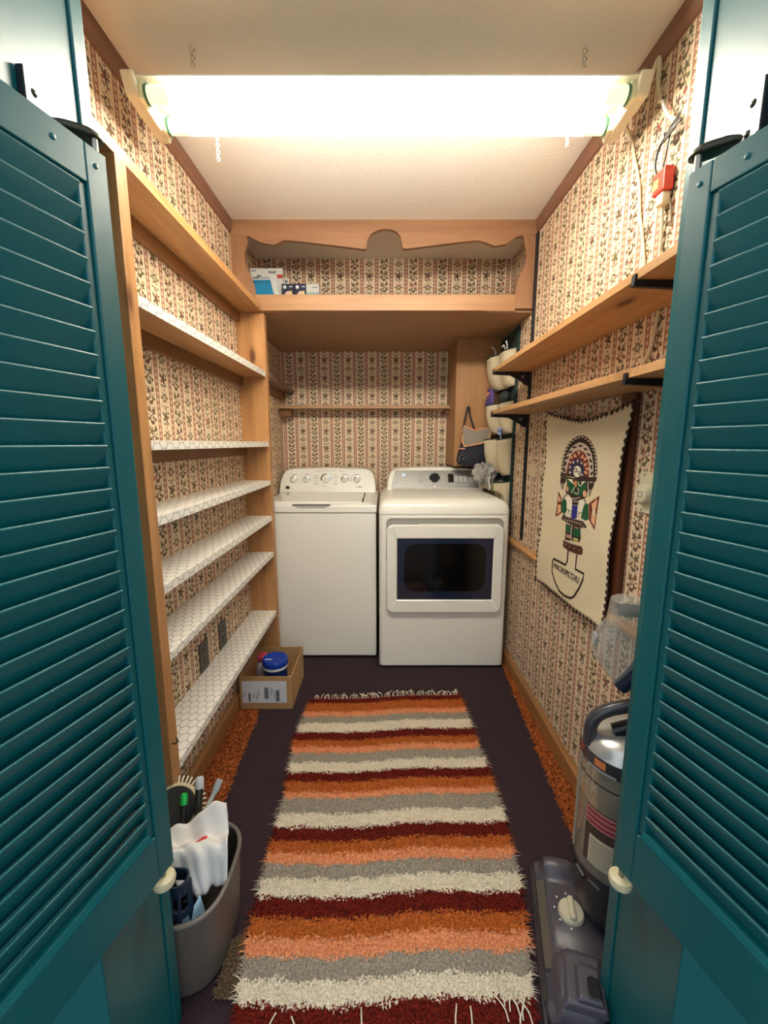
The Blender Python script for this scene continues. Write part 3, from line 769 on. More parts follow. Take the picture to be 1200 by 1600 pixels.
# top cover with rounded sloping shoulders rising to the console
def ringd(z, ins, yb=dy1 - 0.002, yfr=None, r=0.03):
    return [(x, y, z if not callable(z) else z(x, y)) for x, y in rrect(dx0 - 0.002 + ins, dx1 + 0.002 - ins, (dy0 - 0.003 + ins if yfr is None else yfr), yb, r, 5)]
top = MB(); top.loft([ringd(0.8775, 0), ringd(0.900, 0.0005), ringd(0.925, 0.008), ringd(0.942, 0.022), ringd(0.953, 0.046, yfr=dy0 + 0.10), ringd(0.960, 0.075, yfr=dy0 + 0.24), ringd(0.966, 0.082, yfr=dy0 + 0.40)])
top.build('top_cover', WHITE_EN, dr, smooth=True)
con, yfd = console(dr, 0.018, 0.622, 0.940, 1.090, 2.575, 2.660, dy1 - 0.01, 0.05, WHITE_EN)
SILV = plain('silver_panel', (150, 150, 148), 0.35, 0.03, 20, metal=0.6)
po = [(0.046, 0.970), (0.596, 0.970), (0.574, 1.074), (0.070, 1.074)]
fp = MB().loft([[(x, yfd(z) - 0.0005, z) for x, z in po], [(x, yfd(z) - 0.0035, z) for x, z in po]]).build('control_panel', SILV, dr, bevel=0.002)
kz = 1.028
kn = MB().lathe([(0.033, -0.003), (0.033, -0.009), (0.027, -0.011)], (0.318, yfd(kz), kz), 1, 26).build('knob', plain('knob_ring', (70, 70, 70), 0.25, metal=0.8), dr, smooth=True)
MB().lathe([(0.026, -0.009), (0.024, -0.026), (0.020, -0.030), (0.001, -0.030)], (0.318, yfd(kz), kz), 1, 24).build('knob_cap', BLACKP, kn, smooth=True)
def panelbox(nm, mt, x0, x1, z0, z1, d=0.0015, parent=dr):
    return MB().loft([[(x0, yfd(z0) - 0.0036, z0), (x1, yfd(z0) - 0.0036, z0), (x1, yfd(z1) - 0.0036, z1), (x0, yfd(z1) - 0.0036, z1)], [(x0, yfd(z0) - 0.0036 - d, z0), (x1, yfd(z0) - 0.0036 - d, z0), (x1, yfd(z1) - 0.0036 - d, z1), (x0, yfd(z1) - 0.0036 - d, z1)]]).build(nm, mt, parent)
panelbox('display', plain('display_black', (26, 28, 26), 0.15), 0.403, 0.437, 1.002, 1.054)
for i in range(3): panelbox('button', plain('button_silver', (182, 182, 178), 0.3), 0.446 + i * 0.027, 0.466 + i * 0.027, 1.006, 1.042)
for i in range(4): panelbox('button', MATS['button_silver'], 0.538, 0.556, 1.010 + i * 0.0145, 1.016 + i * 0.0145)
for z in (1.008, 1.048): MB().lathe([(0.0085, -0.0035), (0.0075, -0.007), (0.001, -0.0075)], (0.228, yfd(z), z), 1, 14).build('button', MATS['button_silver'], dr, smooth=True)
pm = MB()
for sx in (-1, 1):
    for j in range(4): pm.box(0.318 + sx * 0.058 - 0.010, 0.318 + sx * 0.058 + 0.010, yfd(1.008 + j * 0.014) - 0.005, yfd(1.008 + j * 0.014) - 0.0038, 1.007 + j * 0.014, 1.009 + j * 0.014)
for x in (0.13, 0.45, 0.47, 0.49, 0.51): pm.box(x - 0.012, x + 0.012, yfd(0.987) - 0.005, yfd(0.987) - 0.0038, 0.986, 0.988)
pm.build('printed_markings', plain('light_print', (215, 215, 212), 0.5), dr, kind='stuff')
MB().lathe([(0.014, -0.0036), (0.014, -0.006), (0.001, -0.0066)], (0.126, yfd(1.044), 1.044), 1, 18).build('badge', CHROME, dr, smooth=True)
MB().lathe([(0.005, -0.0036), (0.0045, -0.006), (0.001, -0.0062)], (0.318, yfd(0.977), 0.977), 1, 12).build('indicator_light', WHITE_PL, dr, smooth=True)
# band above the door with recess shade in its grey, the door, its window
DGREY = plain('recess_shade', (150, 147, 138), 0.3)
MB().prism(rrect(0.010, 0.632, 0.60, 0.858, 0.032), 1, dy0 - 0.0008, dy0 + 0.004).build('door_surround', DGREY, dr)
rim = MB()
def frame(x0, x1, z0, z1, r, t, y0, y1):
    a = rrect(x0, x1, z0, z1, r); c = rrect(x0 + t, x1 - t, z0 + t, z1 - t, max(0.004, r - t)); n = len(a); q = MB()
    vs = [(x, y0, z) for x, z in a] + [(x, y0, z) for x, z in c] + [(x, y1, z) for x, z in a] + [(x, y1, z) for x, z in c]; fs = []
    for i in range(n):
        j = (i + 1) % n
        fs += [(i, j, n + j, n + i), (2 * n + i, 3 * n + i, 3 * n + j, 2 * n + j), (i, 2 * n + i, 2 * n + j, j), (n + i, n + j, 3 * n + j, 3 * n + i)]
    return q.add(vs, fs)
frame(0.006, 0.636, 0.596, 0.862, 0.036, 0.005, dy0 - 0.004, dy0 + 0.002).build('surround_lip', WHITE_EN, dr, smooth=True)
# door: rounded slab with an opening for the window
dz0, dz1, wz0, wz1, wX0, wX1 = 0.342, 0.822, 0.414, 0.750, 0.069, 0.577
a = rrect(0.013, 0.630, dz0, dz1, 0.035); c = rrect(wX0, wX1, wz0, wz1, 0.004); n = len(a)
yo, yi = dy0 - 0.024, dy0 + 0.003
vs = [(x, yi, z) for x, z in a] + [(x, yo + 0.006, z) for x, z in a] + [(0.3215 + (x - 0.3215) * 0.985, yo, 0.582 + (z - 0.582) * 0.983) for x, z in a] + [(0.323 + (x - 0.323) * 1.02, yo, 0.582 + (z - 0.582) * 1.03) for x, z in c] + [(x, yo + 0.005, z) for x, z in c] + [(x, yi, z) for x, z in c]
fs = []
for k in range(5):
    for i in range(n):
        j = (i + 1) % n; fs.append((k * n + i, k * n + j, (k + 1) * n + j, (k + 1) * n + i))
door = MB().add(vs, fs).build('door', WHITE_EN, dr, smooth=True)
WIN = plain('dark_glass', (30, 38, 58), 0.06, spec=0.6)
MB().prism(rrect(wX0 + 0.0005, wX1 - 0.0005, wz0 + 0.0005, wz1 - 0.0005, 0.004), 1, yo + 0.006, yo + 0.010).build('window', WIN, door)
MB().prism(rrect(0.108, 0.540, 0.462, 0.722, 0.06), 1, yo + 0.0052, yo + 0.0062).build('inner_pane', plain('drum_glass', (9, 9, 10), 0.08), door)
box('handle_lip', WHITE_EN, 0.18, 0.60, yo + 0.004, yo + 0.018, dz1 + 0.0005, dz1 + 0.005, door, 0.001)

# ------------------------------------------------------------------ cardboard box with cleaning things
CARD = plain('cardboard', (176, 138, 92), 0.8, 0.08, 30)
cb = thing('cardboard_box', (-0.553, 1.925, 0.008), 'open cardboard box with a shipping label below the lowest shelf', 'box')
x0, x1, y0, y1, z0, z1 = -0.676, -0.432, 1.785, 2.070, 0.008, 0.172
box('bottom', CARD, x0, x1, y0, y1, z0, z0 + 0.004, cb)
box('side', CARD, x0, x1, y0, y0 + 0.004, z0 + 0.004, z1, cb); box('side', CARD, x0, x1, y1 - 0.004, y1, z0 + 0.004, z1 + 0.004, cb)
box('side', CARD, x0, x0 + 0.004, y0 + 0.004, y1 - 0.004, z0 + 0.004, z1, cb); box('side', CARD, x1 - 0.004, x1, y0 + 0.004, y1 - 0.004, z0 + 0.004, z1, cb)
lb = box('shipping_label', plain('label_white', (218, 220, 224), 0.25), -0.664, -0.456, y0 - 0.001, y0 - 0.0002, 0.040, 0.150, cb)
lk = MB()
def bars(xa, xb, za, zb, horiz=True):
    z = za
    while z < zb:
        h = random.choice((0.0012, 0.002, 0.003)); lk.box(xa, xb, y0 - 0.0016, y0 - 0.001, z, z + h); z += h + random.choice((0.0012, 0.002))
bars(-0.560, -0.541, 0.062, 0.118); bars(-0.507, -0.490, 0.048, 0.105); bars(-0.636, -0.625, 0.048, 0.086)
for x in (-0.652, -0.628, -0.615, -0.608, -0.598, -0.592, -0.585, -0.530, -0.524, -0.515, -0.500, -0.494):
    a = random.uniform(0.05, 0.09); lk.box(x - 0.0009, x + 0.0009, y0 - 0.0015, y0 - 0.001, a, a + random.uniform(0.02, 0.045))
lk.build('label_print', plain('label_ink', (70, 72, 80), 0.5), lb)
BLUE = plain('blue_plastic', (20, 60, 160), 0.25)
tb = thing('cleaning_tub', (-0.535, 1.90, 0.012), 'round blue plastic tub with white band in the cardboard box', 'tub')
c = (-0.535, 1.90, 0.022)
MB().lathe([(0.052, -0.0095), (0.056, -0.004), (0.056, 0.120), (0.057, 0.128)], c, 2, 28).build('body', plain('navy_plastic', (18, 44, 110), 0.3), tb, smooth=True)
MB().lathe([(0.0605, 0.140), (0.0605, 0.152)], c, 2, 28).build('white_band', plain('tub_white', (226, 228, 232), 0.35), tb, smooth=True)
MB().lathe([(0.0575, 0.122), (0.0575, 0.140)], c, 2, 28).build('neck', MATS['navy_plastic'], tb, smooth=True)
ld = MB().lathe([(0.060, 0.152), (0.0615, 0.156), (0.0615, 0.178), (0.058, 0.184), (0.050, 0.1845), (0.046, 0.183), (0.001, 0.183)], c, 2, 28).build('lid', BLUE, tb, smooth=True)
box('lid_tab', MATS['tub_white'], -0.580, -0.546, 1.878, 1.884, 0.2052, 0.2075, ld, 0.0008)
pb = thing('spray_bottle', (-0.612, 1.95, 0.012), 'pinkish red bottle tucked at the back of the cardboard box', 'bottle')
PINK = plain('pink_plastic', (196, 62, 92), 0.35)
MB().lathe([(0.030, 0.0125), (0.034, 0.02), (0.034, 0.12), (0.028, 0.15), (0.014, 0.168)], (-0.612, 1.95, 0), 2, 20).build('body', plain('pale_bottle', (196, 190, 196), 0.3), pb, smooth=True)
MB().box(-0.632, -0.592, 1.925, 1.972, 0.168, 0.200).build('nozzle_head', PINK, pb, bevel=0.008, seg=3)
MB().lathe([(0.019, 0.160), (0.019, 0.176)], (-0.612, 1.95, 0), 2, 16).build('collar', PINK, pb, smooth=True)

# dark outlet plates on the left wall
for i, (y, z, lb_) in enumerate(((1.69, 0.432, 'dark brown wall plate farther from the café doors above the lowest shelf'), (1.50, 0.434, 'dark brown wall plate nearer the café doors above the lowest shelf'))):
    t = thing('wall_plate', (XL, y, z - 0.06), lb_, 'outlet', 'dark wall plates')
    box('plate', plain('plate_brown', (70, 62, 52), 0.45), XL + 0.0002, XL + 0.006, y - 0.038, y + 0.038, z - 0.058, z + 0.058, t, 0.002)
    for dz in (-0.022, 0.022): MB().prism(rrect(y - 0.015, y + 0.015, z + dz - 0.014, z + dz + 0.014, 0.008), 0, XL + 0.006, XL + 0.0075).build('socket', plain('socket_dark', (44, 38, 32), 0.4), t)
    MB().lathe([(0.003, 0), (0.002, 0.001)], (XL + 0.006, y, z), 0, 8).build('screw', STEEL, t)

# ------------------------------------------------------------------ things on the alcove shelf
ZS = 1.8718
pk = thing('plate_pack', (-0.615, 2.30, ZS), 'white hanging-card pack of pale plates with blue wrap on alcove shelf', 'package')
PKW = plain('pack_white', (228, 226, 220), 0.4)
box('card', PKW, -0.690, -0.524, 2.320, 2.338, ZS, 2.134, pk, 0.001)
box('header_card', PKW, -0.680, -0.548, 2.300, 2.304, ZS, 2.100, pk, 0.001)
box('red_corner', plain('pack_red', (190, 60, 50), 0.4), -0.569, -0.5235, 2.3185, 2.3198, 2.086, 2.104, pk)
MB().lathe([(0.084, 0.004), (0.086, -0.004), (0.066, -0.008), (0.060, -0.004), (0.001, -0.004)], (-0.612, 2.296, 1.962), 1, 30).build('plate', plain('plate_cream', (222, 228, 214), 0.35), pk, smooth=True)
MB().prism([(-0.674, ZS), (-0.572, ZS), (-0.566, 1.93), (-0.566, 2.0), (-0.574, 2.040), (-0.580, 2.066), (-0.674, 2.066)], 1, 2.2835, 2.2865).build('blue_wrap', plain('wrap_blue', (52, 148, 196), 0.25, 0.25, 50), pk)
q = MB()
q.box(-0.672, -0.640, 2.2995, 2.2999, 2.078, 2.0835).box(-0.63, -0.59, 2.2995, 2.2999, 2.079, 2.082).box(-0.600, -0.555, 2.3195, 2.3199, 2.115, 2.119).box(-0.595, -0.56, 2.3195, 2.3199, 2.110, 2.113).box(-0.685, -0.660, 2.3195, 2.3199, 2.120, 2.124)
for i in range(4): q.box(-0.665 + i * 0.02, -0.655 + i * 0.02, 2.283, 2.2834, 2.052, 2.057)
q.build('print', plain('pack_ink', (60, 62, 70), 0.5), pk)
box('hang_slot', BLACKP, -0.652, -0.628, 2.2993, 2.2999, 2.086, 2.092, pk)
NAVY = plain('bulb_box_navy', (26, 30, 66), 0.4)
for i, (x, lb_) in enumerate(((-0.492, 'navy light-bulb carton next to the plate pack'), (-0.428, 'navy light-bulb carton next to the small white carton'))):
    t = thing('bulb_box', (x, 2.31, ZS), lb_, 'box', 'bulb cartons on the alcove shelf')
    box('carton', NAVY, x - 0.030, x + 0.030, 2.28, 2.34, ZS, 2.046, t, 0.001)
    MB().prism([(x - 0.022 + 0.0, ZS + 0.09), (x + 0.026, ZS + 0.09), (x + 0.026, 1.994), (x + 0.016, 2.012), (x - 0.004, 2.010), (x - 0.022, 1.988)], 1, 2.2790, 2.2797).build('bulb_picture', plain('bulb_print', (222, 196, 170), 0.4), t)
    MB().prism([(x + 0.008, ZS + 0.09), (x + 0.016, ZS + 0.09), (x + 0.022, 2.012), (x + 0.016, 2.010)], 1, 2.2784, 2.2789).build('yellow_streak', plain('bulb_yellow', (240, 214, 110), 0.4), t)
    MB().lathe([(0.0085, 0.0), (0.0085, -0.0006)], (x - 0.014, 2.2797, 2.030), 1, 14).build('round_logo', plain('logo_white', (225, 225, 230), 0.4), t)
    box('print', MATS['logo_white'], x + 0.008, x + 0.026, 2.2791, 2.2797, 2.030, 2.034, t)
t = thing('small_carton', (-0.366, 2.31, ZS), 'small plain white carton at the end of the row on the alcove shelf', 'box')
box('carton', plain('carton_white', (206, 206, 202), 0.4), -0.397, -0.332, 2.28, 2.34, ZS, 2.046, t, 0.001)
box('teal_stripe', plain('stripe_teal', (150, 176, 172), 0.4), -0.396, -0.333, 2.2792, 2.2798, ZS + 0.09, 2.006, t)
box('print', GREY_MK, -0.366, -0.340, 2.2792, 2.2798, 2.026, 2.030, t)
t = thing('paper_tag', (-0.515, 2.36, ZS), 'small off-white tag standing behind the navy cartons', 'tag')
box('card', PKW, -0.527, -0.500, 2.36, 2.364, ZS, 2.102, t)
box('print', GREY_MK, -0.522, -0.508, 2.3592, 2.3598, 2.078, 2.092, t)
# ------------------------------------------------------------------ pocket organiser on the right wall
og = thing('pocket_organizer', (0.69, 2.41, 0.81), 'hanging canvas pocket organizer with dark green trim on the right wall', 'organizer')
GREENB = plain('dark_green_binding', (22, 44, 36), 0.8)
CANV = plain('beige_canvas', (196, 182, 152), 0.9, 0.08, 60, 0.3, bscale=600)
box('backing', plain('organizer_backing', (36, 54, 50), 0.85, 0.15, 40), 0.690, 0.696, 2.258, 2.572, 0.815, 1.84, og)
box('edge_binding', GREENB, 0.684, 0.697, 2.250, 2.258, 0.815, 1.84, og)
rows = [(1.735, 1.545), (1.470, 1.30), (1.275, 1.075), (1.040, 0.825)]
for zt, zb in rows:
    for (a, b_, dep) in ((2.260, 2.410, 0.068), (2.414, 2.570, 0.098)):
        def pk_(u, v, a=a, b_=b_, dep=dep, zt=zt, zb=zb):
            # bulged half-sleeve, pleated at the bottom corners
            y = a + (b_ - a) * u; s = math.sin(math.pi * min(max(u, 0), 1)) ** 0.55
            bul = dep * s * (0.45 + 0.55 * (1 - (1 - v) ** 3) if v < 0.9 else 1.0)
            bul *= 1 + 0.06 * math.sin(9 * u + 4 * zt)
            if zt < 1.1: bul = min(bul, 0.024 + 0.080 * max(0.0, min(1.0, (v - 0.62) / 0.12)))
            z = zb + (zt - zb) * v - 0.012 * s * (1 if v > 0.8 else 0) - 0.01 * math.sin(math.pi * u) * (1 - v)
            return (0.6895 - bul, y, z)
        p = MB().grid(pk_, 14, 8).build('pocket', CANV, og, smooth=True, solid=0.002)
        rim_ = [pk_(i / 14, 1.0) for i in range(15)]
        MB().tube([(x - 0.001, y, z) for x, y, z in rim_], 0.0035, 6).build('rim_binding', GREENB, p, smooth=True)
# things in its pockets
def item(name, loc, label, cat): return thing(name, loc, label, cat, 'things in the organizer pockets')
t = item('cord_bundle', (0.66, 2.33, 1.70), 'white cords poking out of the top organizer pocket', 'cord')
WC = plain('white_cord', (214, 212, 206), 0.4)
for i, pts in enumerate(([(0.655, 2.33, 1.70), (0.645, 2.33, 1.745), (0.635, 2.325, 1.758), (0.628, 2.32, 1.745)], [(0.645, 2.47, 1.70), (0.625, 2.46, 1.76), (0.61, 2.44, 1.768), (0.60, 2.43, 1.772)], [(0.65, 2.29, 1.70), (0.640, 2.28, 1.76), (0.635, 2.275, 1.765), (0.64, 2.27, 1.745)])):
    MB().tube(curve(pts, 5), 0.0035, 6).build('cord', WC, t, smooth=True)
t = item('dark_pouch', (0.665, 2.34, 1.44), 'dark pouch lying in the second row pocket', 'pouch')
MB().ball((0.655, 2.335, 1.485), 0.03, 0.055, 0.04).build('body', plain('pouch_dark', (38, 44, 42), 0.7, 0.2, 30), t, smooth=True)
t = item('snack_packet', (0.64, 2.50, 1.46), 'purple and orange packet in the far second row pocket', 'packet')
MB().grid(lambda u, v: (0.612 + 0.012 * math.sin(5 * u + 3 * v), 2.44 + 0.085 * u, 1.46 + 0.085 * v + 0.008 * math.sin(7 * u)), 6, 5).build('wrapper', plain('packet_purple', (88, 70, 130), 0.25, 0.4, 60), t, solid=0.012, smooth=True)
MB().grid(lambda u, v: (0.604 + 0.012 * math.sin(5 * u + 3 * v), 2.455 + 0.05 * u, 1.50 + 0.03 * v), 4, 3).build('orange_print', plain('packet_orange', (226, 150, 90), 0.3, 0.3, 80), t, solid=0.002)
t = item('scrub_flower', (0.655, 2.34, 1.26), 'pale blue frilly scrub puff sticking out of the third row', 'scrubber')
bb = MB()
for i in range(9): bb.ball((0.640 + random.uniform(-0.02, 0.02), 2.345 + random.uniform(-0.045, 0.045), 1.305 + random.uniform(-0.012, 0.02)), 0.011, seg=8, rings=6)
bb.build('puff', plain('puff_blue', (138, 152, 206), 0.7, 0.15, 80), t, smooth=True)
MB().tube([(0.65, 2.34, 1.24), (0.645, 2.345, 1.30)], 0.004, 8).build('stem', WC, t)
t = item('plastic_bag', (0.62, 2.47, 1.02), 'crumpled clear plastic bag bulging from the bottom organizer pocket', 'bag')
def bagf(u, v):
    a = 2 * math.pi * u; ph = math.pi * (0.02 + 0.96 * v); r = 1 + 0.16 * math.sin(5 * a + 3 * ph) + 0.12 * math.sin(9 * a - 4 * ph)
    return (0.585 + 0.060 * r * math.sin(ph) * math.cos(a), 2.44 + 0.09 * r * math.sin(ph) * math.sin(a), 1.070 - 0.055 * r * math.cos(ph))
MB().grid(bagf, 26, 14).build('film', plain('clear_film', (176, 174, 168), 0.15, 0.2, 30, Alpha=0.75), t, smooth=True)
MB().tube(curve([(0.60, 2.35, 1.06), (0.592, 2.34, 1.045), (0.590, 2.335, 1.02), (0.596, 2.33, 1.0), (0.590, 2.335, 0.985)], 5), 0.004, 6).build('tie_string', WC, t, smooth=True)

# ------------------------------------------------------------------ navy bag hanging on the chase
bg = thing('shoulder_bag', (0.54, 2.54, 1.10), 'navy shoulder bag with grey flap and orange piping hanging on nail', 'bag')
NV = plain('navy_canvas', (28, 30, 44), 0.75, 0.15, 50, 0.2, bscale=400)
GF = plain('grey_flap', (140, 130, 116), 0.8, 0.08, 60)
ORP = plain('orange_piping', (222, 150, 108), 0.6)
MB().tube(curve([(0.470, 2.555, 1.285), (0.486, 2.56, 1.38), (0.504, 2.557, 1.464), (0.520, 2.56, 1.40), (0.545, 2.555, 1.325)], 6), 0.005, 8).build('strap', NV, bg, smooth=True)
po = [(0.430, 1.112), (0.442, 1.165), (0.458, 1.225), (0.478, 1.285), (0.500, 1.300), (0.545, 1.300), (0.595, 1.290), (0.610, 1.22), (0.628, 1.15), (0.630, 1.112), (0.54, 1.100)]
def rg(q, y): 
    cx, cz = 0.53, 1.19; return [(cx + (x - cx) * q, y, cz + (z - cz) * q) for x, z in po]
MB().loft([rg(0.82, 2.574), rg(0.97, 2.566), rg(1.0, 2.545), rg(0.97, 2.522), rg(0.80, 2.510)]).build('pouch', NV, bg, smooth=True, sub=1)
fl = [(0.462, 1.335), (0.470, 1.345), (0.520, 1.325), (0.545, 1.318), (0.575, 1.33), (0.625, 1.335), (0.632, 1.30), (0.622, 1.265), (0.585, 1.245), (0.52, 1.232), (0.480, 1.225), (0.466, 1.250), (0.462, 1.295)]
fo = MB().loft([[(x, 2.512, z) for x, z in fl], [(x, 2.503, z) for x, z in fl]]).build('flap', GF, bg, bevel=0.003)
MB().tube([(x, 2.5045, z) for x, z in fl], 0.0045, 6, closed=True).build('piping', ORP, fo, smooth=True)
MB().tube([(0.440, 2.512, 1.212), (0.482, 2.508, 1.212)], 0.004, 6).build('piping', ORP, bg, smooth=True)
MB().tube(curve([(0.448, 2.508, 1.135), (0.455, 2.502, 1.165), (0.470, 2.500, 1.175), (0.478, 2.502, 1.160), (0.462, 2.504, 1.145)], 5), 0.003, 6).build('key_clip', CHROME, bg, smooth=True)

# ------------------------------------------------------------------ tapestry
tpx = 0.668
tap = thing('tapestry', (0.67, 1.45, 0.665), 'cream woven tapestry with embroidered ceremonial figure and crocheted dark edge', 'tapestry')
def cloth_x(y, z): return tpx + min(1.0, max(0.0, max(abs(y - 1.455) - 0.150, abs(z - 0.98) - 0.325)) / 0.06) * (0.004 * math.sin(y * 19 + z * 3) + 0.003 * math.sin(z * 23 + y * 7))
TT = [(1.156, 1.355), (1.258, 1.333), (1.35, 1.320), (1.445, 1.317), (1.536, 1.328), (1.652, 1.349), (1.731, 1.366)]
BT = [(1.194, 0.681), (1.285, 0.676), (1.401, 0.668), (1.539, 0.668), (1.757, 0.655)]
NR = [(0.681, 1.194), (0.792, 1.197), (0.893, 1.196), (1.009, 1.194), (1.123, 1.186), (1.223, 1.173), (1.301, 1.159), (1.355, 1.156)]
FR = [(0.655, 1.757), (0.847, 1.736), (1.04, 1.732), (1.225, 1.728), (1.366, 1.731)]
def ip(T, a): return float(np.interp(a, [t[0] for t in T], [t[1] for t in T]))
def tpt(u, v, dx=0.0):
    z0 = 0.68 + v * 0.66
    ya, yb = ip(NR, z0), ip(FR, z0); y = ya + (yb - ya) * u
    zb, zt = ip(BT, y), ip(TT, y); z = zb + (zt - zb) * v
    return (cloth_x(y, z) + dx, y, z)
TAPM = Mat('cream_tapestry'); c = TAPM.position()
wv = TAPM.noise(TAPM.vecof(c[0] * 30.0, c[1] * 220.0, c[2] * 60.0), 1.0, 3)
TAPM.color(TAPM.mix(wv, lin((212, 196, 158)), lin((238, 226, 194)))); TAPM.rough(0.95); TAPM.bump(wv, 0.4, 0.002)
cl = MB().grid(tpt, 40, 50).build('cloth', TAPM.m, tap, smooth=True, solid=0.003)
KB = plain('embroidery_dark', (52, 28, 18), 0.9)
eb = MB()
edge = [tpt(u / 46, 1.0) for u in range(47)] + [tpt(1.0, 1 - v / 60) for v in range(61)] + [tpt(u / 46, 0.0) for u in range(46, -1, -1)] + [tpt(0.0, v / 60) for v in range(61)]
for i, p in enumerate(edge):
    bott = p[2] < 0.70
    if i % 2 == 0: eb.ball((p[0], p[1], p[2]), 0.0035, 0.0078, 0.0078, 7, 5)
eb.build('crochet_edge', KB, cl, smooth=True)
hang = MB()
hang.tube([(0.70, 1.731, 1.372), (0.664, 1.731, 1.362)], 0.002, 6).tube([(0.70, 1.158, 1.360), (0.664, 1.158, 1.350)], 0.002, 6)
hang.build('pin', STEEL, tap)
